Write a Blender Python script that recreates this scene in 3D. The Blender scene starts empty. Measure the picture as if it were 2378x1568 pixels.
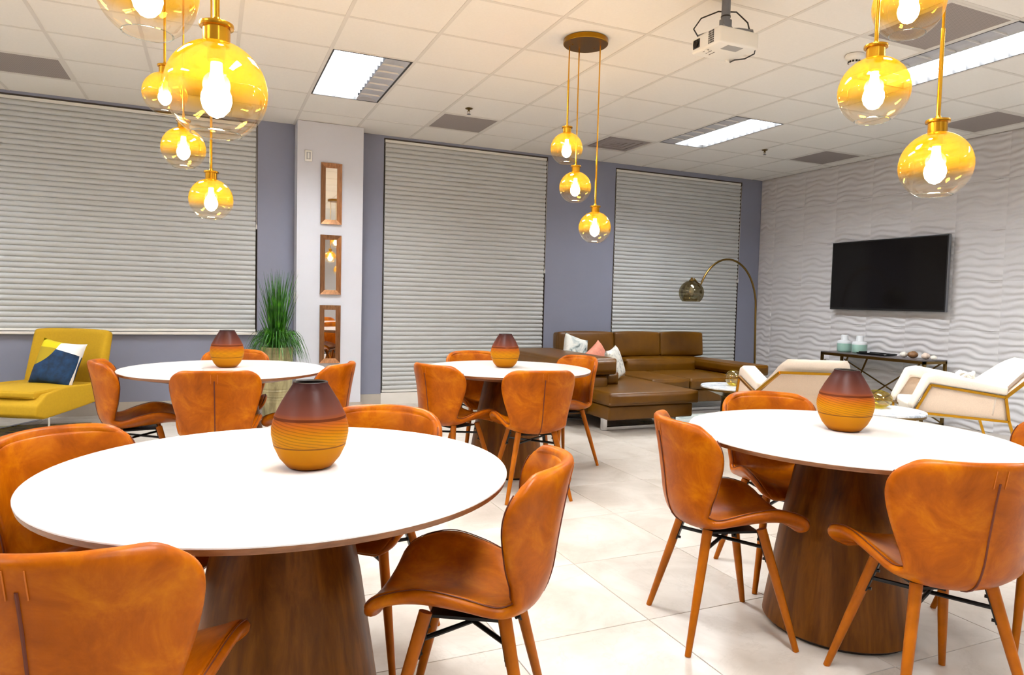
import bpy, bmesh, math, random
from mathutils import Vector, Matrix
PI = math.pi
random.seed(7)
scene = bpy.context.scene
COL = scene.collection

# ------------------------------------------------------------------ camera, world, exposure
def make_camera():
    yaw, pitch, roll, f = 0.4137, -0.0538, 0.0249, 1593.1
    fw = Vector((math.sin(yaw)*math.cos(pitch), math.cos(yaw)*math.cos(pitch), math.sin(pitch)))
    r0 = Vector((math.cos(yaw), -math.sin(yaw), 0.0)); u0 = r0.cross(fw)
    c, s = math.cos(roll), math.sin(roll)
    r = r0*c + u0*s; u = -r0*s + u0*c
    cam = bpy.data.cameras.new('camera'); o = bpy.data.objects.new('camera', cam); COL.objects.link(o)
    m = Matrix((( r.x, u.x, -fw.x, 0.0), (r.y, u.y, -fw.y, 0.0), (r.z, u.z, -fw.z, 1.19), (0, 0, 0, 1)))
    o.matrix_world = m
    cam.sensor_width = 36.0; cam.lens = 36.0*f/2378.0; cam.clip_start = 0.02; cam.clip_end = 100
    scene.camera = o
make_camera()
world = bpy.data.worlds.new('world'); scene.world = world; world.use_nodes = True
world.node_tree.nodes['Background'].inputs[0].default_value = (0.012, 0.016, 0.03, 1)   # evening outside the shades
world.node_tree.nodes['Background'].inputs[1].default_value = 1.0
vs = scene.view_settings
vs.view_transform = 'Standard'; vs.look = 'None'; vs.exposure = 0.44; vs.gamma = 1.0; vs.use_curve_mapping = False
try:
    scene.cycles.max_bounces = 8; scene.cycles.diffuse_bounces = 4; scene.cycles.glossy_bounces = 4
    scene.cycles.transparent_max_bounces = 16; scene.cycles.transmission_bounces = 8
    scene.cycles.caustics_reflective = False; scene.cycles.caustics_refractive = False
    scene.cycles.sample_clamp_indirect = 6.0
except Exception: pass
TROFFER_EMIT = 58.0
TROFFER_COL = (0.93, 0.97, 1.0)
BULB_EMIT = 90.0
BULB_COL = (1.0, 0.78, 0.50)

H = 2.947; YW = 7.51; XW = 7.07; XL = -3.6; YR = -4.2

# ------------------------------------------------------------------ materials
MATS = {}
def srgb(r, g, b):
    f = lambda v: (v/255/12.92) if v/255 <= 0.04045 else ((v/255+0.055)/1.055)**2.4
    return (f(r), f(g), f(b), 1.0)
class NT:
    def __init__(s, name):
        s.m = bpy.data.materials.new(name); s.m.use_nodes = True; s.t = s.m.node_tree
        s.b = s.t.nodes.get('Principled BSDF'); s.out = s.t.nodes.get('Material Output')
        MATS[name] = s.m
    def n(s, typ, **kw):
        nd = s.t.nodes.new(typ)
        for k, v in kw.items():
            if hasattr(nd, k) and not k.startswith('i_'): setattr(nd, k, v)
        return nd
    def l(s, a, b): s.t.links.new(a, b)
    def set(s, **kw):
        for k, v in kw.items():
            s.b.inputs[k.replace('_', ' ')].default_value = v
        return s
    def coord(s, scale=(1, 1, 1), kind='Object', loc=(0, 0, 0)):
        tc = s.n('ShaderNodeTexCoord'); mp = s.n('ShaderNodeMapping')
        mp.inputs['Scale'].default_value = scale; mp.inputs['Location'].default_value = loc
        s.l(tc.outputs[kind], mp.inputs['Vector']); return mp.outputs['Vector']
    def noise(s, vec, scale=5, detail=4, rough=0.55, dist=0.0):
        nd = s.n('ShaderNodeTexNoise'); nd.inputs['Scale'].default_value = scale; nd.inputs['Detail'].default_value = detail
        nd.inputs['Roughness'].default_value = rough; nd.inputs['Distortion'].default_value = dist
        s.l(vec, nd.inputs['Vector']); return nd.outputs['Fac']
    def ramp(s, fac, stops, interp='LINEAR'):
        nd = s.n('ShaderNodeValToRGB'); cr = nd.color_ramp; cr.interpolation = interp
        while len(cr.elements) < len(stops): cr.elements.new(0.5)
        for e, (p, c) in zip(cr.elements, stops): e.position = p; e.color = c if len(c) == 4 else (*c, 1)
        s.l(fac, nd.inputs['Fac']); return nd.outputs['Color']
    def math(s, op, a, b=None, clamp=False):
        nd = s.n('ShaderNodeMath'); nd.operation = op; nd.use_clamp = clamp
        for i, v in enumerate((a, b)):
            if v is None: continue
            if isinstance(v, (int, float)): nd.inputs[i].default_value = v
            else: s.l(v, nd.inputs[i])
        return nd.outputs[0]
    def mix(s, fac, a, b, blend='MIX'):
        nd = s.n('ShaderNodeMix'); nd.data_type = 'RGBA'; nd.blend_type = blend
        for sock, v in ((nd.inputs[0], fac), (nd.inputs[6], a), (nd.inputs[7], b)):
            if isinstance(v, (int, float)): sock.default_value = v
            elif isinstance(v, (tuple, list)): sock.default_value = v if len(v) == 4 else (*v, 1)
            else: s.l(v, sock)
        return nd.outputs[2]
    def bump(s, h, strength=0.2, dist=0.01):
        nd = s.n('ShaderNodeBump'); nd.inputs['Strength'].default_value = strength; nd.inputs['Distance'].default_value = dist
        s.l(h, nd.inputs['Height']); s.l(nd.outputs['Normal'], s.b.inputs['Normal'])
    def xyz(s, vec):
        nd = s.n('ShaderNodeSeparateXYZ'); s.l(vec, nd.inputs[0]); return nd.outputs
    def col(s, c): s.l(c, s.b.inputs['Base Color'])

def plain(name, color, rough=0.5, metal=0.0, spec=0.5, noise=0.0, nscale=20, bump=0.0):
    k = NT(name); k.set(Base_Color=color, Roughness=rough, Metallic=metal)
    k.b.inputs['Specular IOR Level'].default_value = spec
    if noise or bump:
        f = k.noise(k.coord(), nscale, 4)
        if noise:
            a = tuple(max(0, c*(1-noise)) for c in color[:3]); b = tuple(min(1, c*(1+noise)) for c in color[:3])
            k.col(k.ramp(f, [(0.3, a), (0.7, b)]))
        if bump: k.bump(f, bump, 0.004)
    return k.m

def build_materials():
    plain('wall_paint', srgb(128, 131, 149), 0.7, noise=0.02, nscale=3)
    plain('column_paint', srgb(204, 206, 215), 0.7, noise=0.015, nscale=3)
    plain('rear_paint', srgb(205, 200, 200), 0.8, noise=0.02, nscale=3)
    plain('panel_plaster', srgb(204, 202, 204), 0.55, noise=0.01, nscale=6)
    plain('ceiling_tile', srgb(236, 233, 228), 0.9, noise=0.015, nscale=60, bump=0.05)
    plain('ceiling_grid', srgb(218, 214, 208), 0.6)
    plain('plenum', srgb(40, 40, 40), 0.9)
    plain('sill_white', srgb(225, 222, 216), 0.4, noise=0.02, nscale=8)
    plain('base_stone', srgb(176, 168, 158), 0.5, noise=0.06, nscale=9)
    plain('shade_fabric', srgb(190, 193, 194), 0.75, noise=0.015, nscale=40)
    plain('shade_rail', srgb(226, 226, 222), 0.4)
    plain('dark_reveal', srgb(50, 40, 34), 0.6)
    plain('window_frame', srgb(60, 55, 50), 0.4)
    plain('white_plastic', srgb(232, 232, 228), 0.35)
    plain('grey_plastic', srgb(150, 150, 150), 0.4)
    plain('black_plastic', srgb(14, 14, 15), 0.3)
    plain('black_metal', srgb(22, 20, 20), 0.35, metal=0.6)
    plain('blade_metal', srgb(150, 152, 158), 0.5)
    plain('grey_metal', srgb(120, 122, 128), 0.35, metal=0.9)
    plain('louver_metal', srgb(176, 178, 186), 0.5)
    plain('troffer_frame', srgb(20, 18, 17), 0.5)
    plain('chrome', srgb(228, 228, 230), 0.22, metal=0.9)
    plain('brass', srgb(205, 150, 40), 0.22, metal=1.0)
    plain('canopy_brass', srgb(150, 105, 20), 0.3, metal=1.0)
    plain('dark_brass', srgb(120, 95, 50), 0.3, metal=1.0)
    plain('stitch', srgb(190, 104, 24), 0.7)
    plain('seam_dark', srgb(95, 35, 8), 0.6)
    plain('leg_wood', srgb(158, 84, 0), 0.38, noise=0.22, nscale=14, spec=0.2)
    plain('plinth', srgb(25, 15, 10), 0.5)
    plain('yellow_felt', srgb(182, 142, 0), 0.85, noise=0.05, nscale=60, bump=0.06)
    plain('yellow_shadowless', srgb(200, 150, 4), 0.85, noise=0.05, nscale=60)
    plain('cream_boucle', srgb(238, 226, 212), 0.95, noise=0.03, nscale=120, bump=0.15)
    plain('cream_linen', srgb(226, 204, 182), 0.95, noise=0.05, nscale=160, bump=0.1)
    plain('pink_cushion', srgb(206, 130, 108), 0.8, noise=0.12, nscale=30)
    plain('mint_glaze', srgb(152, 190, 178), 0.3, noise=0.03, nscale=10)
    plain('pale_glaze', srgb(214, 218, 222), 0.35)
    plain('stone_top', srgb(92, 86, 88), 0.3, noise=0.15, nscale=14)
    plain('shell_white', srgb(236, 232, 222), 0.4, noise=0.04, nscale=25)
    plain('shell_brown', srgb(134, 96, 60), 0.45, noise=0.3, nscale=30)
    plain('shell_pink', srgb(226, 206, 190), 0.4, noise=0.12, nscale=30)
    plain('soil', srgb(30, 26, 18), 0.9)
    plain('filament', srgb(60, 40, 20), 0.5)
    # vent: grey plate with fine perforation
    k = NT('vent_plate'); k.set(Roughness=0.6)
    v = k.coord((1, 1, 1)); vo = k.n('ShaderNodeTexVoronoi'); vo.inputs['Scale'].default_value = 75; vo.inputs['Randomness'].default_value = 0.0
    k.l(v, vo.inputs['Vector'])
    k.col(k.ramp(vo.outputs['Distance'], [(0.25, srgb(112, 104, 100)), (0.40, srgb(150, 140, 136))]))
    # floor tile: pale marble porcelain
    k = NT('floor_tile'); k.set(Roughness=0.28)
    k.b.inputs['Specular IOR Level'].default_value = 0.45
    gv = k.coord((1, 1, 1), 'Generated'); ge = k.n('ShaderNodeNewGeometry')
    oi = k.n('ShaderNodeObjectInfo')
    add = k.n('ShaderNodeVectorMath'); add.operation = 'ADD'; k.l(ge.outputs['Position'], add.inputs[0])
    sc = k.n('ShaderNodeVectorMath'); sc.operation = 'SCALE'; k.l(oi.outputs['Random'], sc.inputs['Scale']); sc.inputs[0].default_value = (7, 13, 3)
    k.l(sc.outputs[0], add.inputs[1]); P = add.outputs[0]
    base = k.ramp(k.noise(P, 2.2, 6, 0.6, 0.8), [(0.30, srgb(174, 164, 152)), (0.55, srgb(199, 191, 181)), (0.75, srgb(212, 206, 198))])
    vein = k.ramp(k.noise(P, 1.1, 8, 0.65, 2.2), [(0.485, (0, 0, 0)), (0.5, (1, 1, 1)), (0.515, (0, 0, 0))])
    k.col(k.mix(k.math('MULTIPLY', vein, 0.25), base, srgb(168, 158, 146)))
    plain('grout', srgb(158, 148, 138), 0.8)
    plain('floor_plain', srgb(204, 196, 186), 0.4, noise=0.04, nscale=2)
    # tan chair leather
    k = NT('tan_leather'); k.set(Roughness=0.34)
    k.b.inputs['Specular IOR Level'].default_value = 0.16
    v = k.coord(); a = k.noise(v, 9, 6, 0.65, 0.6); b = k.noise(v, 38, 4, 0.6)
    c1 = k.ramp(a, [(0.28, srgb(126, 58, 0)), (0.5, srgb(166, 84, 0)), (0.72, srgb(198, 116, 0))])
    k.col(k.mix(k.math('MULTIPLY', b, 0.35), c1, srgb(146, 66, 0)))
    k.bump(k.noise(v, 190, 2), 0.08, 0.002)
    # olive-tan sofa leather
    k = NT('sofa_leather'); k.set(Roughness=0.36); k.b.inputs['Specular IOR Level'].default_value = 0.32
    v = k.coord(); a = k.noise(v, 4, 5, 0.6)
    k.col(k.ramp(a, [(0.3, srgb(78, 47, 0)), (0.7, srgb(98, 61, 0))])); k.bump(k.noise(v, 90, 3), 0.10, 0.003)
    # walnut veneer (vertical grain)
    k = NT('walnut'); k.set(Roughness=0.40); k.b.inputs['Specular IOR Level'].default_value = 0.2
    v = k.coord((9, 9, 0.55)); a = k.noise(v, 2.2, 7, 0.62, 0.5)
    v2 = k.coord((40, 40, 1.2)); b = k.noise(v2, 2.0, 4, 0.6)
    c1 = k.ramp(a, [(0.28, srgb(66, 34, 4)), (0.48, srgb(108, 62, 10)), (0.62, srgb(134, 80, 18)), (0.8, srgb(90, 50, 8))])
    k.col(k.mix(k.math('MULTIPLY', b, 0.5), c1, srgb(72, 36, 4)))
    k = NT('walnut_edge'); k.set(Roughness=0.4)
    a = k.noise(k.coord((6, 6, 30)), 3, 5); k.col(k.ramp(a, [(0.3, srgb(110, 66, 34)), (0.7, srgb(150, 98, 58))]))
    # white lacquered table top
    k = NT('table_white'); k.set(Roughness=0.16, Base_Color=srgb(240, 238, 236))
    k.b.inputs['Specular IOR Level'].default_value = 0.45
    # marble
    k = NT('marble'); k.set(Roughness=0.15)
    v = k.coord((1, 1, 1)); a = k.noise(v, 7, 8, 0.65, 1.6)
    k.col(k.ramp(a, [(0.35, srgb(150, 160, 172)), (0.48, srgb(214, 220, 226)), (0.6, srgb(238, 240, 242)), (0.75, srgb(196, 204, 212))]))
    # copper mirror frame
    k = NT('copper_frame'); k.set(Roughness=0.33, Metallic=0.85)
    a = k.noise(k.coord((30, 30, 3)), 3, 4); k.col(k.ramp(a, [(0.3, srgb(118, 84, 58)), (0.7, srgb(154, 110, 76))]))
    k = NT('mirror_glass'); k.set(Roughness=0.02, Metallic=1.0, Base_Color=(0.86, 0.87, 0.86, 1))
    # tv
    k = NT('tv_screen'); k.set(Roughness=0.1, Base_Color=(0.006, 0.005, 0.005, 1)); k.b.inputs['Specular IOR Level'].default_value = 0.18
    # emitters
    k = NT('tube_glow'); k.set(Base_Color=(0.8, 0.8, 0.8, 1)); k.b.inputs['Emission Color'].default_value = (*TROFFER_COL, 1); k.b.inputs['Emission Strength'].default_value = TROFFER_EMIT
    k = NT('bulb_glow'); k.set(Base_Color=(0.8, 0.6, 0.3, 1)); k.b.inputs['Emission Color'].default_value = (*BULB_COL, 1); k.b.inputs['Emission Strength'].default_value = BULB_EMIT
    # pendant globe glass: amber coat fading to clear at the bottom
    k = NT('amber_glass')
    z = k.xyz(k.coord())[2]
    fade = k.n('ShaderNodeMapRange'); fade.interpolation_type = 'SMOOTHSTEP'
    fade.inputs['From Min'].default_value = -0.050; fade.inputs['From Max'].default_value = 0.012; k.l(z, fade.inputs['Value'])
    f = fade.outputs[0]
    lw0 = k.n('ShaderNodeLayerWeight'); lw0.inputs['Blend'].default_value = 0.5
    edge = k.math('POWER', lw0.outputs['Facing'], 2.2)                    # longer path through the coat at the rim
    amber = k.mix(edge, (1.0, 0.66, 0.09), (0.50, 0.29, 0.02))
    tr = k.n('ShaderNodeBsdfTransparent'); k.l(k.mix(f, (0.97, 0.93, 0.85), amber), tr.inputs['Color'])
    tl = k.n('ShaderNodeBsdfTranslucent'); tl.inputs['Color'].default_value = (1.0, 0.56, 0.02, 1)
    m1 = k.n('ShaderNodeMixShader'); k.l(k.math('MULTIPLY', f, 0.10), m1.inputs[0]); k.l(tr.outputs[0], m1.inputs[1]); k.l(tl.outputs[0], m1.inputs[2])
    gl = k.n('ShaderNodeBsdfGlossy'); gl.inputs['Roughness'].default_value = 0.03
    k.l(k.mix(f, (1, 1, 1), (1.0, 0.8, 0.5)), gl.inputs['Color'])
    lw = k.n('ShaderNodeLayerWeight'); lw.inputs['Blend'].default_value = 0.22
    fr = k.math('ADD', k.math('MULTIPLY', lw.outputs['Facing'], 0.45), k.math('MULTIPLY', f, 0.12))
    m2 = k.n('ShaderNodeMixShader'); k.l(fr, m2.inputs[0]); k.l(m1.outputs[0], m2.inputs[1]); k.l(gl.outputs[0], m2.inputs[2])
    k.l(m2.outputs[0], k.out.inputs['Surface'])
    # clear bulb envelope / smoked lamp shade / yellow glass
    def thin(name, tint, gloss=(1, 1, 1), base=0.06):
        k = NT(name); tr = k.n('ShaderNodeBsdfTransparent'); tr.inputs['Color'].default_value = (*tint, 1)
        gl = k.n('ShaderNodeBsdfGlossy'); gl.inputs['Roughness'].default_value = 0.05; gl.inputs['Color'].default_value = (*gloss, 1)
        lw = k.n('ShaderNodeLayerWeight'); lw.inputs['Blend'].default_value = 0.25
        fr = k.math('ADD', k.math('MULTIPLY', lw.outputs['Facing'], 0.4), base)
        m = k.n('ShaderNodeMixShader'); k.l(fr, m.inputs[0]); k.l(tr.outputs[0], m.inputs[1]); k.l(gl.outputs[0], m.inputs[2])
        k.l(m.outputs[0], k.out.inputs['Surface']); return k
    thin('smoked_glass', (0.42, 0.37, 0.25), (0.7, 0.65, 0.5), 0.10)
    thin('yellow_glass', (0.80, 0.66, 0.12), (1, 0.95, 0.7), 0.10)
    thin('window_glass', (0.75, 0.8, 0.8))
    # amber frosted vase, purple-brown at the shoulder
    k = NT('vase_glass')
    co = k.coord(); z = k.xyz(co)[2]
    zz = k.math('DIVIDE', z, 0.235)
    colr = k.ramp(zz, [(0.0, srgb(160, 76, 0)), (0.10, srgb(222, 138, 0)), (0.40, srgb(244, 166, 2)), (0.55, srgb(216, 112, 30)), (0.66, srgb(136, 74, 58)), (0.82, srgb(106, 58, 48)), (1.0, srgb(78, 42, 40))])
    # slanted engraving between the two bands
    xs = k.xyz(co); ang = k.math('ARCTAN2', xs[1], xs[0])
    ph = k.math('ADD', k.math('MULTIPLY', ang, 12.0), k.math('MULTIPLY', z, 760.0))
    wob = k.noise(k.coord((3, 3, 10)), 6, 3)
    st = k.math('SINE', k.math('ADD', ph, k.math('MULTIPLY', wob, 3.0)))
    inside = k.math('MULTIPLY', k.math('GREATER_THAN', zz, 0.30), k.math('LESS_THAN', zz, 0.585))
    stm = k.math('MULTIPLY', k.math('GREATER_THAN', st, 0.6), inside)
    band1 = k.math('LESS_THAN', k.math('ABSOLUTE', k.math('SUBTRACT', zz, 0.60)), 0.016)
    band2 = k.math('LESS_THAN', k.math('ABSOLUTE', k.math('SUBTRACT', zz, 0.285)), 0.008)
    dark = k.math('ADD', k.math('MULTIPLY', stm, 0.32), k.math('ADD', k.math('MULTIPLY', band1, 0.8), k.math('MULTIPLY', band2, 0.7)), True)
    c2 = k.mix(dark, colr, srgb(104, 44, 24))
    di = k.n('ShaderNodeBsdfDiffuse'); k.l(c2, di.inputs['Color'])
    tl = k.n('ShaderNodeBsdfTranslucent'); k.l(c2, tl.inputs['Color'])
    gl = k.n('ShaderNodeBsdfGlossy'); gl.inputs['Roughness'].default_value = 0.36
    m1 = k.n('ShaderNodeMixShader'); m1.inputs[0].default_value = 0.55; k.l(di.outputs[0], m1.inputs[1]); k.l(tl.outputs[0], m1.inputs[2])
    lw = k.n('ShaderNodeLayerWeight'); lw.inputs['Blend'].default_value = 0.2
    m2 = k.n('ShaderNodeMixShader'); k.l(k.math('ADD', k.math('MULTIPLY', lw.outputs['Fresnel'], 0.22), 0.008), m2.inputs[0])
    k.l(m1.outputs[0], m2.inputs[1]); k.l(gl.outputs[0], m2.inputs[2]); k.l(m2.outputs[0], k.out.inputs['Surface'])
    # foliage
    k = NT('grass_green'); k.set(Roughness=0.45)
    a = k.noise(k.coord((1, 1, 1)), 14, 3); z = k.xyz(k.coord())[2]
    c1 = k.ramp(a, [(0.3, srgb(12, 52, 0)), (0.55, srgb(36, 98, 2)), (0.8, srgb(88, 150, 6))]); k.col(c1)
    # planter: mottled wood-look glaze
    k = NT('planter_glaze'); k.set(Roughness=0.45)
    a = k.noise(k.coord((6, 6, 1.4)), 2.2, 6, 0.6, 0.4)
    k.col(k.ramp(a, [(0.28, srgb(92, 78, 46)), (0.5, srgb(146, 136, 98)), (0.72, srgb(188, 176, 132))]))
    # rugs
    def rug(name, stops, sc):
        k = NT(name); k.set(Roughness=0.95)
        a = k.noise(k.coord(sc), 2.4, 7, 0.7, 1.3); k.col(k.ramp(a, stops)); k.bump(k.noise(k.coord(), 220, 2), 0.4, 0.004)
    rug('rug_lounge', [(0.30, srgb(56, 48, 40)), (0.43, srgb(98, 94, 82)), (0.52, srgb(150, 148, 130)), (0.60, srgb(196, 176, 40)), (0.68, srgb(60, 50, 58)), (0.8, srgb(128, 150, 140))], (3.0, 9.0, 1))
    rug('rug_sofa', [(0.30, srgb(84, 98, 100)), (0.45, srgb(150, 160, 158)), (0.55, srgb(200, 200, 190)), (0.65, srgb(122, 138, 138)), (0.75, srgb(170, 120, 70))], (2.0, 8.0, 1))
    # patterned cushion (white ground, navy block, yellow corner)
    k = NT('navy_cushion'); k.set(Roughness=0.85)
    x, y, _ = k.xyz(k.coord())
    def circ(cx, cy, r):
        dx = k.math('SUBTRACT', x, cx); dy = k.math('SUBTRACT', y, cy)
        return k.math('LESS_THAN', k.math('ADD', k.math('MULTIPLY', dx, dx), k.math('MULTIPLY', dy, dy)), r*r)
    corner = circ(-0.27, 0.20, 0.27)
    navy = k.math('MULTIPLY', k.math('LESS_THAN', k.math('ADD', y, k.math('MULTIPLY', x, 0.12)), 0.105), k.math('LESS_THAN', x, 0.178))
    navy = k.math('MULTIPLY', navy, k.math('GREATER_THAN', k.math('ADD', x, k.math('MULTIPLY', y, 0.25)), -0.235))
    navy = k.math('MULTIPLY', navy, k.math('SUBTRACT', 1.0, corner))
    yel = k.math('MULTIPLY', corner, k.math('LESS_THAN', x, -0.0))
    yb = k.math('GREATER_THAN', y, 0.115)
    c1 = k.mix(yel, srgb(232, 230, 226), k.mix(yb, srgb(168, 142, 10), srgb(214, 196, 4)))
    nv = k.noise(k.coord(), 18, 5)
    k.col(k.mix(navy, c1, k.ramp(nv, [(0.3, srgb(4, 26, 50)), (0.7, srgb(14, 58, 98))])))
    # sequin / silver cushions
    k = NT('silver_cushion'); k.set(Roughness=0.4, Metallic=0.15)
    a = k.noise(k.coord(), 22, 5, 0.7, 0.8); k.col(k.ramp(a, [(0.35, srgb(120, 122, 120)), (0.48, srgb(214, 212, 204)), (0.7, srgb(236, 230, 216))]))
    k = NT('leaf_cushion'); k.set(Roughness=0.6)
    a = k.noise(k.coord(), 7, 4, 0.6, 1.0); k.col(k.ramp(a, [(0.36, srgb(52, 66, 66)), (0.43, srgb(168, 182, 182)), (0.55, srgb(222, 224, 218)), (0.75, srgb(206, 214, 212))]))
build_materials()
M = MATS

# ------------------------------------------------------------------ mesh helpers
class MB:
    def __init__(s): s.v = []; s.f = []
    def add(s, vs, fs):
        o = len(s.v); s.v += [tuple(p) for p in vs]; s.f += [tuple(i+o for i in q) for q in fs]; return s
    def box(s, x0, x1, y0, y1, z0, z1):
        vs = [(x0,y0,z0),(x1,y0,z0),(x1,y1,z0),(x0,y1,z0),(x0,y0,z1),(x1,y0,z1),(x1,y1,z1),(x0,y1,z1)]
        return s.add(vs, [(0,3,2,1),(4,5,6,7),(0,1,5,4),(1,2,6,5),(2,3,7,6),(3,0,4,7)])
    def obox(s, c, ax, ay, az):            # oriented box, half-axis vectors
        c, ax, ay, az = map(Vector, (c, ax, ay, az)); vs = []
        for k in (-1, 1):
            for (i, j) in ((-1,-1),(1,-1),(1,1),(-1,1)): vs.append(c + ax*i + ay*j + az*k)
        return s.add(vs, [(0,3,2,1),(4,5,6,7),(0,1,5,4),(1,2,6,5),(2,3,7,6),(3,0,4,7)])
    def bar(s, a, b, w, h=None):           # square bar between two points
        a, b = Vector(a), Vector(b); d = (b-a); L = d.length; d.normalize()
        up = Vector((0,0,1)) if abs(d.z) < 0.95 else Vector((0,1,0))
        x = d.cross(up).normalized(); y = x.cross(d)
        return s.obox((a+b)/2, x*w/2, d*L/2, y*(h or w)/2)
    def tube(s, pts, r, n=8, cap=True):
        pts = [Vector(p) for p in pts]; rs = r if isinstance(r, (list, tuple)) else [r]*len(pts)
        rings = []; prev = None
        for i, p in enumerate(pts):
            d = (pts[min(i+1, len(pts)-1)] - pts[max(i-1, 0)]).normalized()
            if prev is None:
                up = Vector((0,0,1)) if abs(d.z) < 0.9 else Vector((1,0,0)); x = d.cross(up).normalized()
            else: x = (prev - d*prev.dot(d)).normalized()
            prev = x; y = d.cross(x)
            rings.append([p + (x*math.cos(2*PI*k/n) + y*math.sin(2*PI*k/n))*rs[i] for k in range(n)])
        vs = [q for R in rings for q in R]; fs = []
        for i in range(len(pts)-1):
            for k in range(n): fs.append((i*n+k, i*n+(k+1)%n, (i+1)*n+(k+1)%n, (i+1)*n+k))
        if cap: fs += [tuple(range(n-1, -1, -1)), tuple((len(pts)-1)*n+k for k in range(n))]
        return s.add(vs, fs)
    def lathe(s, prof, n=32, c=(0,0,0), capb=False, capt=False):
        vs = [(c[0]+r*math.cos(2*PI*k/n), c[1]+r*math.sin(2*PI*k/n), c[2]+z) for r, z in prof for k in range(n)]; fs = []
        for i in range(len(prof)-1):
            for k in range(n): fs.append((i*n+k, i*n+(k+1)%n, (i+1)*n+(k+1)%n, (i+1)*n+k))
        if capb: fs.append(tuple(range(n-1, -1, -1)))
        if capt: fs.append(tuple((len(prof)-1)*n+k for k in range(n)))
        return s.add(vs, fs)
    def prism(s, poly, y0, y1, axis='y'):  # polygon in the two other axes, extruded
        n = len(poly)
        mk = {'y': lambda p, t: (p[0], t, p[1]), 'x': lambda p, t: (t, p[0], p[1]), 'z': lambda p, t: (p[0], p[1], t)}[axis]
        vs = [mk(p, y0) for p in poly] + [mk(p, y1) for p in poly]
        fs = [tuple(range(n-1, -1, -1)), tuple(range(n, 2*n))] + [(i, (i+1)%n, n+(i+1)%n, n+i) for i in range(n)]
        return s.add(vs, fs)
    def grid(s, fn, nu, nv, wrap=False):
        vs = [fn(i/nu, j/nv) for j in range(nv+1) for i in range(nu+1)]
        fs = [(j*(nu+1)+i, j*(nu+1)+i+1, (j+1)*(nu+1)+i+1, (j+1)*(nu+1)+i) for j in range(nv) for i in range(nu)]
        return s.add(vs, fs)
    def mesh(s, name, mat, smooth=False, bevel=0, seg=2, recalc=True, sub=0, angle=40):
        me = bpy.data.meshes.new(name); me.from_pydata(s.v, [], s.f); 
        bm = bmesh.new(); bm.from_mesh(me)
        if recalc: bmesh.ops.recalc_face_normals(bm, faces=bm.faces[:])
        if bevel:
            es = [e for e in bm.edges if len(e.link_faces) == 2 and e.calc_face_angle(0) > math.radians(30)]
            bmesh.ops.bevel(bm, geom=es, offset=bevel, segments=seg, profile=0.5, affect='EDGES', clamp_overlap=True)
        if sub: bmesh.ops.subdivide_edges(bm, edges=bm.edges[:], cuts=sub, use_grid_fill=True)
        if smooth or bevel:
            for f in bm.faces: f.smooth = True
            for e in bm.edges:
                if len(e.link_faces) == 2 and e.calc_face_angle(0) > math.radians(angle): e.smooth = False
        bm.to_mesh(me); bm.free()
        if mat: me.materials.append(mat)
        return me
    def build(s, name, mat, parent=None, loc=(0,0,0), **kw):
        return put(name, s.mesh(name, mat, **kw), parent, loc)

def put(name, me, parent=None, loc=(0,0,0), rot=None):
    o = bpy.data.objects.new(name, me); COL.objects.link(o); o.parent = parent; o.location = loc
    if rot is not None: o.rotation_euler = rot
    return o
def tag(o, label=None, cat=None, group=None, kind=None):
    for k, v in (('label', label), ('category', cat), ('group', group), ('kind', kind)):
        if v: o[k] = v
    return o
def thing(name, label, cat, loc=(0,0,0), rz=0, group=None, rot=None):
    o = bpy.data.objects.new(name, None); COL.objects.link(o); o.location = loc
    o.rotation_euler = rot if rot else (0, 0, rz); o.empty_display_size = 0.1
    return tag(o, label, cat, group)
CH = {}
def kids(o): return [c for c in o.children]
def dup(root, loc, rz, label=None, group=None):
    r = root.copy(); COL.objects.link(r); r.location = loc; r.rotation_euler = (0, 0, rz)
    if label: r['label'] = label
    if group: r['group'] = group
    for ch in kids(root):
        c = ch.copy(); COL.objects.link(c); c.parent = r
        for g in kids(ch):
            d = g.copy(); COL.objects.link(d); d.parent = c
    return r
def struct(name, mb, mat, parent=None, **kw):
    o = mb.build(name, mat, parent, **kw)
    if parent is None: o['kind'] = 'structure'
    return o
def finish(o, sub=1, solid=None, off=0.0, smooth=True):
    """apply solidify / subdivision and keep the result as plain mesh data"""
    if solid:
        m = o.modifiers.new('s', 'SOLIDIFY'); m.thickness = solid; m.offset = off; m.use_even_offset = False
    if sub:
        m = o.modifiers.new('d', 'SUBSURF'); m.levels = sub; m.render_levels = sub
    dg = bpy.context.evaluated_depsgraph_get(); dg.update()
    me = bpy.data.meshes.new_from_object(o.evaluated_get(dg))
    o.modifiers.clear(); o.data = me
    if smooth:
        for p in me.polygons: p.use_smooth = True
    return o
def interp(tab, t):
    """monotone-ish cubic through (t, value) rows"""
    if t <= tab[0][0]: return tab[0][1]
    if t >= tab[-1][0]: return tab[-1][1]
    for i in range(len(tab)-1):
        if t <= tab[i+1][0]: break
    x0, y0 = tab[i]; x1, y1 = tab[i+1]; h = x1-x0; d = (y1-y0)/h
    dm = (tab[i][1]-tab[i-1][1])/(tab[i][0]-tab[i-1][0]) if i > 0 else d
    dp = (tab[i+2][1]-tab[i+1][1])/(tab[i+2][0]-tab[i+1][0]) if i+2 < len(tab) else d
    m0 = (dm+d)/2; m1 = (d+dp)/2; s = (t-x0)/h
    return (2*s**3-3*s**2+1)*y0 + (s**3-2*s**2+s)*h*m0 + (-2*s**3+3*s**2)*y1 + (s**3-s**2)*h*m1

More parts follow.
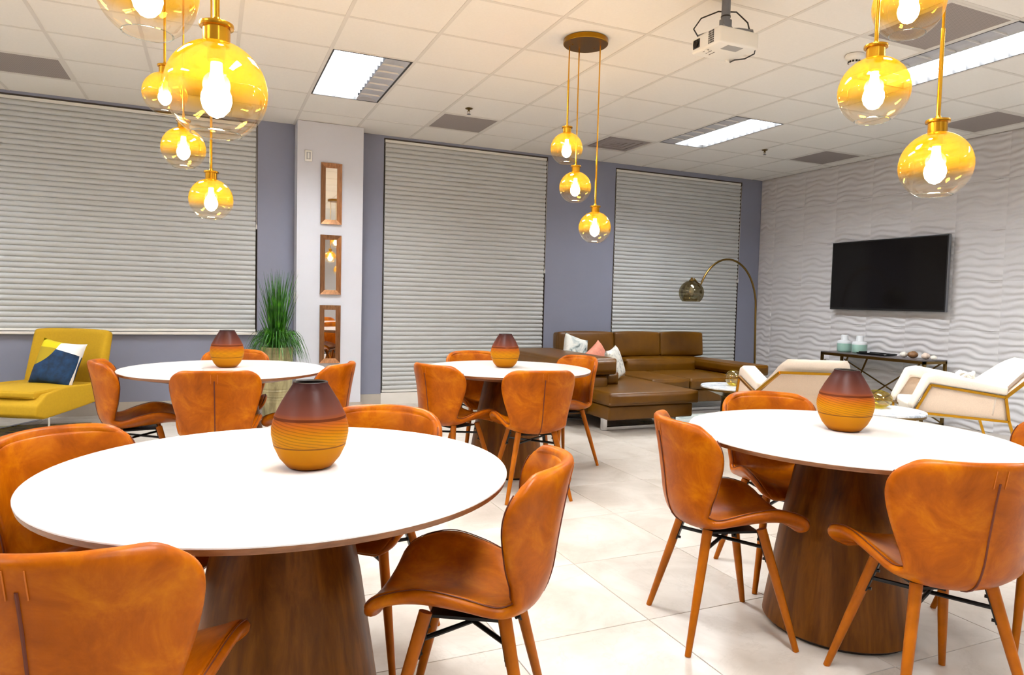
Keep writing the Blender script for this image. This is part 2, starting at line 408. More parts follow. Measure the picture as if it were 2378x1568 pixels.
# ------------------------------------------------------------------ room shell
T = 0.6096; CX0 = -1.0487; CY0 = 3.8703
def cell(i, j): return CX0+i*T, CX0+(i+1)*T, CY0+j*T, CY0+(j+1)*T
TROFFERS = [(3, 2, 1), (9, 2, -1), (9, -2, -1), (3, -2, 1)]            # i, j (two cells deep), side of the bay that looks dark from the camera
OFF_TROFFERS = [(-3, 2, 1), (-3, -2, 1), (3, -6, 1), (9, -6, -1), (-3, -6, 1), (3, -10, 1), (9, -10, -1)]
VENTS = [(-1, 4), (1, 4), (5, 4), (8, 4), (12, 3), (12, 0), (8, -2)]
JMIN = -6
def build_ceiling():
    ytop = CY0+JMIN*T
    m = MB(); m.box(XL-.1, XW+.15, ytop, YW+.3, H+.10, H+.16)
    c = struct('ceiling', m, M['plenum'])
    m = MB()
    # the plain part behind the camera, with openings for the lamps there
    holes = sorted([cell(i, j) for i, j, _ in OFF_TROFFERS if j < JMIN], key=lambda q: q[0])
    xs = [XL-.1] + [v for q in holes for v in q[:2]] + [XW+.15]
    for a, b in zip(xs[::2], xs[1::2]): m.box(a, b, YR-.1, ytop, H, H+.05)
    for q in holes:
        m.box(q[0], q[1], YR-.1, q[2], H, H+.05)
        if q[2]+2*T < ytop: m.box(q[0], q[1], q[2]+2*T, ytop, H, H+.05)
    o = m.build('ceiling_panel', M['ceiling_tile'], c)
    taken = set()
    for i, j, _ in TROFFERS+OFF_TROFFERS: taken |= {(i, j), (i, j+1)}
    taken |= set(VENTS)
    g = 0.012
    me = MB().box(g, T-g, g, T-g, 0.0035, 0.022).mesh('ceiling_tile', M['ceiling_tile'])
    for j in range(JMIN, 6):
        for i in range(-5, 14):
            x0, x1, y0, y1 = cell(i, j)
            if (i, j) in taken or x1 < XL+.1: continue
            if x0 < XL or x1 > XW or y1 > YW:          # cut border tiles
                xa, xb, yb = max(x0, XL), min(x1, XW), min(y1, YW)
                if xb-xa > .06 and yb-y0 > .06:
                    MB().box(g, xb-xa-g, g, yb-y0-g/4, .0025, .022).build('ceiling_tile', M['ceiling_tile'], c, (xa, y0, H))
                continue
            put('ceiling_tile', me, c, (x0, y0, H))
    # T-bars: main runners and cross tees
    for i in range(-4, 15):
        x = CX0+i*T
        if x < XL or x > XW: continue
        MB().box(x-.0122, x+.0122, ytop, YW, H, H+.03).build('main_runner', M['ceiling_grid'], c)
    for j in range(JMIN, 7):
        y = CY0+j*T
        if y > YW: continue
        mb = MB(); a = -5
        bars = []
        for i in range(-5, 14):
            blocked = any(i == t[0] and j == t[1]+1 for t in TROFFERS+OFF_TROFFERS)
            if blocked: continue
            x0 = max(CX0+i*T+.012, XL); x1 = min(CX0+(i+1)*T-.012, XW)
            if x1 > x0+.05: mb.box(x0, x1, y-.0122, y+.0122, H+.0015, H+.03)
        mb.build('cross_tee', M['ceiling_grid'], c)
    return c
build_ceiling()

def build_floor():
    S = 0.5808; X0, Y0 = 1.514, 2.68
    m = MB(); m.box(XL-.2, XW+.2, YR-.2, YW+.3, -0.10, -0.0035)
    f = struct('floor', m, M['grout'])
    i0, i1, j0, j1 = -9, 10, -6, 9
    MB().box(XL, XW, YR, Y0+j0*S, -0.004, 0).build('floor_panel', M['floor_plain'], f)
    g = 0.0016
    me = MB().box(g, S-g, g, S-g, -0.006, 0).mesh('floor_tile', M['floor_tile'], bevel=0.0012, seg=1)
    for i in range(i0, i1):
        for j in range(j0, j1):
            x, y = X0+i*S, Y0+j*S
            xa, xb, yb = max(x, XL), min(x+S, XW), min(y+S, YW)
            if xb-xa < .02 or yb-y < .02: continue
            if xb-xa < S-.001 or yb-y < S-.001:
                MB().box(g, xb-xa-g, g, yb-y-g, -.006, 0).build('floor_tile', M['floor_tile'], f, (xa, y, 0))
            else: put('floor_tile', me, f, (x, y, 0))
build_floor()

WIN = [(-3.3, 0.43, 0.80, 2.925, 1), (1.72, 3.715, 0.13, 2.925, 2), (4.67, 6.71, 0.13, 2.895, 3)]
def build_walls():
    m = MB(); d0, d1 = YW, YW+.16
    xs = [XL-.1]
    for a, b, z0, z1, _ in WIN:
        m.box(xs[-1], a, d0, d1, 0, H+.1); m.box(a, b, d0, d1, 0, z0); m.box(a, b, d0, d1, z1, H+.1); xs.append(b)
    m.box(xs[-1], XW+.1, d0, d1, 0, H+.1)
    struct('wall_back', m, M['wall_paint'])
    # projecting column
    cm = MB().box(0.79, 1.45, 7.27, YW, 0, H-.002)
    struct('wall_column', cm, M['column_paint'])
    # right wall with embossed panels
    w = struct('wall_right', MB().box(XW, XW+.15, YR-.1, YW+.16, 0, H+.1), M['panel_plaster'])
    P = 0.5; n = 7
    def relief(u, v):
        # ridges that wander along the panel, closing on themselves at the joints
        y = u*P
        ph = v*n + 0.36*math.sin(2*PI*u+.5)*(.62+.55*math.sin(4*PI*v+.6)) + 0.09*math.sin(4*PI*u+2*PI*v)
        t = ph - math.floor(ph)
        h = 0.5-0.5*math.cos(2*PI*(t**0.72))
        e = min(1.0, min(u, 1-u)/0.012, min(v, 1-v)/0.012)
        return (-0.004-0.014*h*e, y, v*P)
    me = MB().grid(relief, 20, 70).mesh('wall_panel', M['panel_plaster'], smooth=True, recalc=False, angle=80)
    for a in range(0, 11):
        for b in range(0, 6):
            y = 7.232-P*(a+1) + (0.0 if a >= 0 else 0)
            if b < 5: put('wall_panel', me, w, (XW, y, b*P))
            else:
                o = put('wall_panel', me, w, (XW, y, b*P)); o.scale = (1, 1, (H-2.5)/P)
    for b in range(6):
        o = put('wall_panel', me, w, (XW, 7.232, b*P)); o.scale = (1, (YW-7.232)/P, 1 if b < 5 else (H-2.5)/P)
    struct('wall_left', MB().box(XL-.15, XL, YR-.1, YW+.16, 0, H+.1), M['rear_paint'])
    struct('wall_rear', MB().box(XL-.1, XW+.1, YR-.15, YR, 0, H+.1), M['rear_paint'])
    # skirting
    struct('baseboard_back', MB().box(XL, .79, YW-.012, YW, 0, .12).box(1.45, 1.72, YW-.012, YW, 0, .12).box(3.715, 4.67, YW-.012, YW, 0, .12).box(6.71, XW, YW-.012, YW, 0, .12), M['base_stone'])
    struct('baseboard_column', MB().box(.782, 1.458, 7.260, 7.27, 0, .075).box(.78, .79, 7.262, YW-.012, 0, .075).box(1.45, 1.46, 7.262, YW-.012, 0, .075), M['base_stone'])
    struct('trim_1', MB().box(-3.35, .43, YW-.05, YW+.06, .775, .80), M['sill_white'], bevel=.004)
    struct('trim_2', MB().box(1.722, 3.713, YW-.004, YW+.01, .0, .13), M['sill_white'])
    struct('trim_3', MB().box(4.672, 6.708, YW-.004, YW+.01, .0, .13), M['sill_white'])
    # windows (dark evening glass behind the shades)
    for a, b, z0, z1, k in WIN:
        fr = MB(); t = .05; y0, y1 = YW+.09, YW+.13
        fr.box(a, a+t, y0, y1, z0, z1).box(b-t, b, y0, y1, z0, z1).box(a, b, y0, y1, z0, z0+t).box(a, b, y0, y1, z1-t, z1)
        nm = max(2, round((b-a)/1.2))
        for q in range(1, nm): x = a+(b-a)*q/nm; fr.box(x-.03, x+.03, y0, y1, z0, z1)
        w = struct('window_%d' % k, fr, M['window_frame'])
        for q in range(nm):
            xa = a+(b-a)*q/nm+.03; xb = a+(b-a)*(q+1)/nm-.03
            MB().box(xa, xb, YW+.108, YW+.112, z0+t, z1-t).build('window_pane', M['window_glass'], w)
        rv = MB(); rv.box(a, a+.006, YW+.001, YW+.09, z0, z1).box(b-.006, b, YW+.001, YW+.09, z0, z1).box(a, b, YW+.001, YW+.09, z1-.012, z1)
        rv.build('window_reveal', M['dark_reveal'], w)
build_walls()

def build_shades():
    labs = {1: 'wide pleated grey window shade above the low wall behind the yellow lounge chair',
            2: 'full-height pleated grey window shade just right of the column with mirrors',
            3: 'pleated grey window shade behind the brown leather sofa and arc lamp'}
    for a, b, z0, z1, k in WIN:
        t = thing('cellular_shade', labs[k], 'window shade', ((a+b)/2, YW+.02, z0), group='pleated window shades')
        w = (b-a)/2-.014; hh = z1-z0
        MB().box(-w, w, -.018, .03, hh-.045, hh-.014).build('headrail', M['shade_rail'], t, bevel=.003, seg=1)
        MB().box(-w, w, -.016, .02, .004, .030).build('bottom_rail', M['shade_rail'], t, bevel=.004, seg=2)
        zb, zt = .030, hh-.045; p = 0.050; n = round((zt-zb)/p); p = (zt-zb)/n
        # honeycomb pleat: rounded face between two sharp creases
        prof = [(-.006, 0), (-.0165, p*.16), (-.0225, p*.42), (-.0215, p*.66), (-.0135, p*.88), (-.006, p), (.012, p), (.018, p*.5), (.012, 0)]
        me = MB().prism(prof, -w+.004, w-.004, 'x').mesh('pleat', M['shade_fabric'], smooth=True, angle=55)
        for i in range(n): put('pleat', me, t, (0, 0, zb+i*p))
        c = MB(); x = w+.004
        c.tube([(x, -.024, hh-.05), (x, -.026, hh*.52)], .0022, 6)
        c.build('pull_cord', M['shade_rail'], t)
        MB().lathe([(.003, .05), (.007, .03), (.007, 0), (.004, -.004)], 8, (x, -.026, hh*.52-.05), True, True).build('cord_tassel', M['shade_rail'], t)
build_shades()

# ------------------------------------------------------------------ ceiling fittings
def troffer(i, j, side, label):
    x0, x1, y0, y1 = cell(i, j); y1 += T
    t = thing('ceiling_light', label, 'ceiling light', ((x0+x1)/2, (y0+y1)/2, H), group='recessed fluorescent ceiling lights')
    W, L = T/2-.012, T-.012; d = .085
    fr = MB(); e = .012
    fr.box(-W, -W+e, -L, L, 0, d).box(W-e, W, -L, L, 0, d).box(-W, W, -L, -L+e, 0, d).box(-W, W, L-e, L, 0, d).box(-W, W, -L, L, d, d+.008)
    fr.build('housing', M['troffer_frame'], t)
    iw = W-e; bay = 2*iw/3
    # two lit bays
    for q in range(2):
        xa = -iw+bay*q if side > 0 else -iw+bay*(q+1)
        xb = xa+bay
        MB().box(xa+.004, xb-.004, -L+e, L-e, .052, .056).build('lamp_lens', M['tube_glow'], t)
        MB().box(xa-.002, xa+.003, -L+e, L-e, .004, .05).build('bay_divider', M['louver_metal'], t)
    # parabolic bay with cross blades: view-angle darkness built in by omitting its lamp
    xa = iw-bay if side > 0 else -iw; xb = xa+bay
    rf = MB(); pts = []
    for k in range(9):
        s = -1+2*k/8; pts.append((xa+bay*(k/8), .034-.028*abs(s)**2.2))
    for (p, q) in zip(pts, pts[1:]): rf.add([(p[0], -L+e, p[1]), (q[0], -L+e, q[1]), (q[0], L-e, q[1]), (p[0], L-e, p[1])], [(0,1,2,3)])
    rf.build('reflector', M['louver_metal'], t, smooth=True)
    for sy in (-1, 1): MB().box(xa, xb, sy*(L-e)-.004, sy*(L-e)+.004, .002, .04).build('end_plate', M['louver_metal'], t)
    lou = MB().prism([(xa+.006, .006), (xb-.006, .006), (xb-.02, .018), (xa+.02, .018)], -.002, .002, 'y').mesh('louver_blade', M['white_plastic'])
    nb = 7
    for q in range(2):
        xa2 = -iw+bay*q if side > 0 else -iw+bay*(q+1)
        lb = MB().box(xa2+.004, xa2+bay-.003, -.0012, .0012, .006, .046).mesh('cross_blade', M['blade_metal'])
        for k in range(1, 12): put('cross_blade', lb, t, (0, -L+e+2*(L-e)*k/12, 0))
    for k in range(1, nb): put('louver_blade', lou, t, (0, -L+e+2*(L-e)*k/nb, 0))
for (i, j, s), lab in zip(TROFFERS, ['square-looking lit ceiling panel light above the column with three mirrors',
        'long lit ceiling panel light above the brown sofa', 'long bright ceiling panel light at the upper right beside the big vent',
        'lit ceiling panel light over the nearest dining tables, just out of frame']):
    troffer(i, j, s, lab)
for k, (i, j, s) in enumerate(OFF_TROFFERS):
    troffer(i, j, s, 'lit ceiling panel light in the part of the room behind the camera')

VL = ['grey perforated ceiling vent at the far left above the wide shade', 'grey ceiling vent behind the amber pendant globes, left of the square-looking light',
      'grey ceiling vent beside the sprinkler, above the shade next to the column', 'grey ceiling vent touching the ceiling light over the sofa',
      'dark grey ceiling vent near the white embossed wall, above the television', 'grey ceiling vent at the right edge, close to the white embossed wall',
      'large near ceiling vent at the upper right beside the bright long light']
for (i, j), lab in zip(VENTS, VL):
    x0, x1, y0, y1 = cell(i, j)
    t = thing('ceiling_vent', lab, 'ceiling vent', ((x0+x1)/2, (y0+y1)/2, H), group='square ceiling vents')
    W = T/2-.012
    MB().box(-W, W, -W, -W+.02, 0, .02).box(-W, W, W-.02, W, 0, .02).box(-W, -W+.02, -W+.02, W-.02, 0, .02).box(W-.02, W, -W+.02, W-.02, 0, .02).build('vent_frame', M['ceiling_grid'], t)
    if (i, j) == (8, 4):
        for k in range(4):
            a = .25-.062*k; b = a-.05
            MB().box(-a, a, -a, -b, .002+.004*k, .012+.004*k).box(-a, a, b, a, .002+.004*k, .012+.004*k).box(-a, -b, -b, b, .002+.004*k, .012+.004*k).box(b, a, -b, b, .002+.004*k, .012+.004*k).build('diffuser_ring', M['vent_plate'], t)
        MB().box(-.28, .28, -.28, .28, .022, .026).build('vent_plate', M['vent_plate'], t)
    else:
        MB().box(-W+.02, W-.02, -W+.02, W-.02, .003, .008).build('vent_plate', M['vent_plate'], t)

def sprinkler(x, y, lab):
    t = thing('sprinkler', lab, 'sprinkler', (x, y, H), group='ceiling sprinklers')
    MB().lathe([(.002, 0), (.034, -.001), (.034, -.004), (.020, -.010), (.012, -.012), (.012, .01)], 20, capb=False).build('escutcheon', M['dark_brass'], t, smooth=True)
    MB().lathe([(.009, -.010), (.009, -.026), (.004, -.028)], 10, capt=True).build('sprinkler_body', M['dark_brass'], t, smooth=True)
    MB().bar((-.012, 0, -.024), (-.005, 0, -.052), .004).bar((.012, 0, -.024), (.005, 0, -.052), .004).build('yoke', M['dark_brass'], t)
    MB().lathe([(.001, -.052), (.018, -.052), (.018, -.055), (.001, -.056)], 14).build('deflector', M['grey_metal'], t)
sprinkler(2.17, 6.06, 'small dark sprinkler head on the ceiling beside the vent near the column')
sprinkler(5.68, 6.02, 'small dark sprinkler head on the ceiling right of the light over the sofa')
t = thing('smoke_detector', 'round white smoke detector on the ceiling beside the right-hand pendant cluster', 'smoke detector', (4.08, 3.51, H))
MB().lathe([(.06, 0), (.062, -.012), (.058, -.024), (.044, -.034)], 28).build('base', M['white_plastic'], t, smooth=True)
MB().lathe([(.044, -.034), (.040, -.040), (.036, -.056), (.030, -.064), (.001, -.066)], 28).build('cap', M['white_plastic'], t, smooth=True)
me = MB().box(-.0065, .0065, -.003, .003, -.006, .006).mesh('sensor_slot', M['black_plastic'])
for k in range(12): put('sensor_slot', me, t, (.0395*math.cos(k*PI/6), .0395*math.sin(k*PI/6), -.049), (0, 0, k*PI/6+PI/2))

def projector():
    t = thing('projector', 'white ceiling projector hanging upside down from a grey pole', 'projector', (2.70, 3.215, 2.645))
    # local: front face towards -x
    b = MB().box(-.14, .14, -.125, .125, 0, .092); b.build('body', M['white_plastic'], t, bevel=.014, seg=3)
    MB().box(-.143, -.135, .045, .105, .022, .074).build('lens_bezel', M['black_plastic'], t, bevel=.004)
    MB().lathe([(.001, 0), (.018, .0), (.022, .004)], 20).build('lens', M['tv_screen'], t, (-.144, .075, .048), smooth=True).rotation_euler = (0, -PI/2, 0)
    gm = MB().box(-.0015, .0015, -.0035, .0035, -.0045, .0045).mesh('grille_hole', M['black_plastic'])
    for a in range(4):
        for c in range(6): put('grille_hole', gm, t, (-.1405, -.035-.012*a, .018+.012*c))
    for k in range(3): MB().box(-.115+.03*k, -.111+.03*k, .0+.01*k, .05+.01*k, -.0012, .002).build('bottom_slot', M['black_plastic'], t)
    MB().box(-.06, .05, -.10, -.035, -.0014, .002).build('filter_cover', M['grey_plastic'], t, bevel=.001, seg=1)
    MB().lathe([(.012, .004), (.012, -.008), (.009, -.011), (.001, -.011)], 14, (.1, .09, 0)).build('foot', M['white_plastic'], t)
    MB().lathe([(.012, .004), (.012, -.008), (.009, -.011), (.001, -.011)], 14, (-.11, .02, 0)).build('foot', M['white_plastic'], t)
    br = MB()
    for sx, sy in ((-.11, .10), (.11, .10), (.11, -.10), (-.11, -.10)):
        br.tube([(sx, sy, .088), (sx, sy, .105), (sx*.5, sy*.5, .122), (0, 0, .128)], .009, 8)
    br.build('mount_arm', M['grey_metal'], t, smooth=True)
    MB().lathe([(.040, .115), (.045, .125), (.040, .137), (.028, .142)], 20, capb=True, capt=True).build('mount_plate', M['grey_metal'], t, smooth=True)
    MB().box(-.030, .030, -.022, .022, .135, .185).build('mount_knuckle', M['grey_metal'], t, bevel=.006)
    MB().lathe([(.025, .175), (.025, .300)], 20, capb=True, capt=True).build('mount_pole', M['grey_metal'], t, smooth=True)
    MB().lathe([(.0275, .195), (.0275, .203)], 20).build('cable_tie', M['black_plastic'], t)
    MB().tube([(-.12, .08, .085), (-.145, .10, .14), (-.11, .08, .20), (-.03, .03, .235), (.05, -.03, .225), (.10, -.07, .16), (.115, -.08, .092)], .0042, 8).build('power_cable', M['black_plastic'], t, smooth=True)
    MB().tube([(.14, -.06, .05), (.175, -.06, .045), (.185, -.04, .01), (.15, .0, -.012), (.12, .05, -.008), (.13, .10, -.004), (.145, .11, .02)], .004, 8).build('signal_cable', M['black_plastic'], t, smooth=True)
projector()

# ------------------------------------------------------------------ pendants
CANOPY_GROUP = 'amber glass pendant clusters'
def globe_meshes():
    R = .109; pr = []
    for k in range(0, 25):
        a = math.radians(14 + (150-14)*k/24); pr.append((R*math.sin(a), R*math.cos(a)))
    r_, z_ = pr[-1]
    inner = [((R-.003)*math.sin(math.radians(14+(150-14)*k/24)), (R-.003)*math.cos(math.radians(14+(150-14)*k/24))) for k in range(24, -1, -1)]
    g = MB().lathe(pr, 48).mesh('glass_globe', M['amber_glass'], smooth=True, angle=80)
    rim = MB().lathe([(r_-.0015, z_), (r_+.0012, z_-.0012), (r_-.0002, z_-.003), (r_-.003, z_-.0015), (r_-.0015, z_)], 48).mesh('glass_rim', M['window_glass'], smooth=True, angle=80)
    cap = MB().lathe([(.029, .100), (.029, .137), (.036, .138), (.037, .142), (.036, .147), (.020, .149), (.010, .152), (.008, .160)], 28, capt=True).mesh('socket_cap', M['brass'], smooth=True, angle=35)
    sock = MB().lathe([(.019, .100), (.019, .066), (.014, .062)], 20, capb=False, capt=True).mesh('lamp_socket', M['canopy_brass'], smooth=True, angle=35)
    bulb = MB().lathe([(.012, .064), (.0135, .040), (.0165, .024), (.0245, .010), (.0315, -.008), (.033, -.022), (.028, -.040), (.016, -.054), (.002, -.060)], 20, capt=True).mesh('light_bulb', M['bulb_glow'], smooth=True, angle=80)
    return g, rim, cap, sock, bulb
GM = globe_meshes()
def cluster(cx, cy, rc, globes, lab):
    """canopy disc with three cords; globes = (x, y, z, rod length)"""
    t = thing('pendant_light', lab, 'pendant light', (cx, cy, H), group=CANOPY_GROUP)
    MB().lathe([(.001, -.032), (rc-.004, -.032), (rc, -.028), (rc, -.001), (rc-.002, 0)], 48, capt=True).build('canopy', M['canopy_brass'], t, smooth=True, angle=35)
    for k in range(2): MB().lathe([(.004, -.036), (.004, -.030)], 8, ((-1)**k*rc*.55, rc*.2, 0), capb=True).build('canopy_screw', M['brass'], t)
    for (x, y, z, rod) in globes:
        x -= cx; y -= cy; z -= H
        top = z+.160
        MB().tube([(x, y, top-.004), (x, y, top+rod)], .0066, 10).build('rod', M['brass'], t, smooth=True)
        MB().tube([(x, y, top+rod-.002), (x, y, -.030)], .0046, 8).build('cord', M['brass'], t, smooth=True)
        g = put('glass_globe', GM[0], t, (x, y, z)); put('glass_rim', GM[1], g)
        put('socket_cap', GM[2], t, (x, y, z)); s = put('lamp_socket', GM[3], t, (x, y, z)); put('light_bulb', GM[4], t, (x, y, z))
cluster(2.30, 4.13, .15, [(2.215, 4.20, 2.232, .30), (2.293, 4.205, 1.978, .02), (2.39, 4.09, 1.699, .30)], 'cluster of three amber glass pendants over the middle table, round brass canopy fully visible')
cluster(-.12, 4.03, .15, [(-.225, 4.097, 2.228, .26), (-.135, 4.041, 1.944, .02), (-.002, 3.967, 1.679, .28)], 'cluster of three small amber pendants above the far left table near the wide shade')
cluster(-.02, 1.78, .15, [(-.135, 1.82, 1.878, .3), (.010, 1.706, 1.643, .3), (.06, 1.86, 2.30, .2)], 'cluster with the largest amber pendant globes, hanging nearest over the front left table')
cluster(2.09, 1.60, .15, [(2.093, 1.60, 2.190, .2), (1.989, 1.63, 1.905, .3), (2.174, 1.534, 1.666, .28)], 'cluster of amber pendant globes hanging over the front right table')

# ------------------------------------------------------------------ dining chair
CLY = [(0,.214),(.05,.213),(.12,.185),(.26,.06),(.38,-.055),(.46,-.122),(.53,-.172),(.60,-.196),(.70,-.210),(.84,-.228),(1,-.250)]
CLZ = [(0,.402),(.05,.417),(.12,.428),(.26,.418),(.38,.408),(.46,.409),(.53,.432),(.60,.487),(.70,.575),(.84,.684),(1,.792)]
CW = [(0,.140),(.02,.172),(.06,.203),(.12,.222),(.20,.226),(.30,.214),(.40,.194),(.48,.178),(.55,.176),(.62,.186),(.72,.209),(.82,.225),(.89,.227),(.94,.218),(.975,.198),(1,.160)]
CLIFT = [(0,-.006),(.06,.018),(.14,.052),(.22,.078),(.32,.068),(.42,.044),(.50,.046),(.58,.066),(.70,.100),(.82,.122),(.90,.118),(1,.090)]
def chair_point(u, v, off=0.0, us=1.0):
    y, z = interp(CLY, v), interp(CLZ, v); e = 1e-3
    ty = interp(CLY, min(1, v+e))-interp(CLY, max(0, v-e)); tz = interp(CLZ, min(1, v+e))-interp(CLZ, max(0, v-e))
    L = math.hypot(ty, tz) or 1; ny, nz = tz/L, -ty/L
    w = interp(CW, v); lift = interp(CLIFT, v)*abs(u)**2.1
    up = max(0.0, min(1.0, (v-.58)/.16))                       # on the back the wings come forward, not up
    drop = .012*abs(u)**3*max(0.0, min(1.0, (v-.80)/.2))
    return Vector((u*w*us, y+ny*(lift+off), z+nz*(lift*(1-up)+off)-drop))
def make_chair():
    t = thing('dining_chair', 'x', 'chair')
    nu, nv = 14, 34
    sh = MB().grid(lambda a, b: chair_point(a*2-1, b), nu, nv).build('seat_shell', M['tan_leather'], t, recalc=False)
    finish(sh, 1, .030, 0.0)
    pd = MB().grid(lambda a, b: chair_point((a*2-1)*.93, .022+b*(.965-.022), .0155), nu, nv).build('inner_upholstery', M['tan_leather'], t, recalc=False)
    finish(pd, 1, .010, 0.0)
    # seam down the outside of the back, stitched tab at its top
    pts = [chair_point(0, .47+.45*k/18, -.0150) for k in range(19)]
    MB().tube(pts, .0030, 6).build('back_seam', M['seam_dark'], t, smooth=True)
    for sx in (-.016, .016):
        pts = [chair_point(sx/interp(CW, v), v, -.0158) for v in [.90+.075*k/6 for k in range(7)]]
        MB().tube(pts, .0011, 5).build('stitching', M['stitch'], t)
    for sx in (-1, 1):
        pts = [chair_point(sx*.955, .08+.85*k/40, .0135) for k in range(41)]
        MB().tube(pts, .0016, 5).build('piping', M['seam_dark'], t, smooth=True)
    legs = {}
    for sx in (-1, 1):
        for sy in (-1, 1):
            a = Vector((sx*.112, sy*.100-.004, .405)); b = Vector((sx*.200, sy*.196, 0.0))
            MB().tube([a, a.lerp(b, .5), b], [.0175, .0150, .0105], 14).build('leg', M['leg_wood'], t, smooth=True)
            legs[sx, sy] = (a, b)
            d = (b-a).normalized(); inn = Vector((-sx, -sy, 0)).normalized()
            p0, p1 = a.lerp(b, .03)+inn*.0165, a.lerp(b, .28)+inn*.0150
            br = MB().bar(p0, p1, .020, .004).build('leg_bracket', M['black_metal'], t)
            for f in (.10, .26):
                q = a.lerp(b, f)+inn*.016
                MB().tube([q, q+inn*.010], .0052, 8).build('bolt', M['black_metal'], br)
    for sx in (-1, 1):
        p = legs[sx, 1][0].lerp(legs[sx, 1][1], .17); q = legs[-sx, -1][0].lerp(legs[-sx, -1][1], .17)
        if sx > 0: p.z += .004; q.z += .004
        MB().tube([p, q], .0068, 8).build('cross_brace', M['black_metal'], t, smooth=True)
    MB().box(-.10, .10, -.10, .09, .385, .393).build('mounting_plate', M['black_metal'], t)
    return t
TABLES = {'front left': (.184, 1.928, .602), 'far left': (.083, 4.617, .600), 'middle': (1.882, 4.349, .575), 'front right': (2.180, 1.830, .572)}
CHAIRS = [  # table, angle around table, distance, turn, label
    ('front right', 164, .475, 0, 'tan leather chair on the left side of the front right table, legs in view'),
    ('front right', -110.5, .505, 0, 'tan leather chair with its seamed back to the camera at the front right table'),
    ('front right', 73, .455, 0, 'tan leather chair tucked in behind the front right table, facing the camera'),
    ('front right', -27, .67, 8, 'tan leather chair cut off by the right edge at the front right table'),
    ('front left', 154, .52, -18, 'tan leather chair cut off by the left edge at the front left table'),
    ('front left', -128, .605, 20, 'large tan leather chair in the lower left corner, seamed back to the camera'),
    ('front left', 52, .48, 0, 'tan leather chair behind the front left table, half hidden by the table top'),
    ('front left', -30, .518, 0, 'tan leather chair in the front centre, side on at the front left table'),
    ('far left', 187, .475, 0, 'tan leather chair beside the yellow lounge chair at the far left table'),
    ('far left', -95, .54, 0, 'tan leather chair with its back square to the camera at the far left table'),
    ('far left', 83, .475, 0, 'tan leather chair behind the far left table, only its top edge showing by the planter'),
    ('far left', -32, .57, 0, 'tan leather chair at the far left table in front of the column with mirrors'),
    ('middle', 204, .50, 0, 'tan leather chair on the left side of the middle table, by the full-height shade'),
    ('middle', -98, .58, 0, 'tan leather chair with seamed back to the camera at the middle table'),
    ('middle', 93, .46, 0, 'tan leather chair behind the middle table, facing the camera'),
    ('middle', 11, .485, 0, 'tan leather chair on the sofa side of the middle table'),
]
def build_dining():
    tl = {'front left': 'white round dining table on a walnut cone pedestal, nearest at front left', 'far left': 'white round dining table near the planter and the wide shade',
          'middle': 'white round dining table near the brown sofa, under the fully visible pendant cluster', 'front right': 'white round dining table at front right, its walnut cone base fully visible'}
    for k, (x, y, r) in TABLES.items():
        t = thing('dining_table', tl[k], 'table', (x, y, 0), group='white round dining tables')
        zt = .7225
        MB().lathe([(.001, zt), (r-.002, zt), (r, zt-.002), (r, zt-.005), (.001, zt-.005)], 96).build('tabletop', M['table_white'], t, smooth=True, angle=35)
        MB().lathe([(r-.001, zt-.005), (r, zt-.006), (r-.004, zt-.019), (r-.19, zt-.055), (.10, zt-.058)], 96, capt=True).build('top_edge', M['walnut_edge'], t, smooth=True, angle=35)
        MB().lathe([(.262, .012), (.266, .016), (.262, .05), (.205, .42), (.168, .60), (.152, .668)], 64, capb=True, capt=True).build('pedestal', M['walnut'], t, smooth=True, angle=35)
        MB().lathe([(.250, 0), (.250, .014)], 48, capb=True, capt=True).build('plinth', M['plinth'], t)
    proto = None
    for tb, ang, dist, turn, lab in CHAIRS:
        x, y, r = TABLES[tb]; a = math.radians(ang)
        px, py = x+dist*math.cos(a), y+dist*math.sin(a); rz = a+PI/2+math.radians(turn)   # +y local looks at the table
        if proto is None:
            proto = make_chair(); bpy.context.view_layer.update()
            proto.location = (px, py, 0); proto.rotation_euler = (0, 0, rz); proto['label'] = lab; proto['group'] = 'tan leather dining chairs'
        else: dup(proto, (px, py, 0), rz, lab)
build_dining()

def build_vases():
    prof = [(.001, .0), (.045, .0), (.060, .006), (.080, .030), (.095, .062), (.1015, .095), (.1015, .112), (.097, .132), (.0945, .137), (.0945, .143), (.090, .152),
            (.076, .180), (.058, .210), (.046, .229), (.0455, .234)]
    inn = [(.041, .232), (.043, .226), (.055, .205), (.074, .172), (.094, .125), (.097, .100), (.088, .055), (.070, .022), (.001, .012)]
    me = MB().lathe(prof, 48).mesh('vase', M['vase_glass'], smooth=True, angle=50)
    ri = MB().lathe([(.0455, .234), (.044, .2355), (.041, .232)], 40).mesh('rim', M['plinth'], smooth=True)
    ii = MB().lathe(inn, 40).mesh('inner_wall', M['plinth'], smooth=True)
    L = {'front left': (.247, 1.915, 'amber and purple-brown frosted glass vase in front, on the front left table'), 'far left': (.092, 4.70, 'small-looking amber frosted vase on the far left table, before the planter'),
         'middle': (1.882, 4.40, 'amber frosted vase on the middle table beside the sofa'), 'front right': (2.235, 1.885, 'amber frosted vase with dark engraved bands on the front right table')}
    for k, (x, y, lab) in L.items():
        t = tag(put('vase', me, None, (x, y, .7225)), lab, 'vase', 'amber table vases')
        t.rotation_euler = (0, 0, random.uniform(0, 6))
        put('rim', ri, t); put('inner_wall', ii, t)
build_vases()

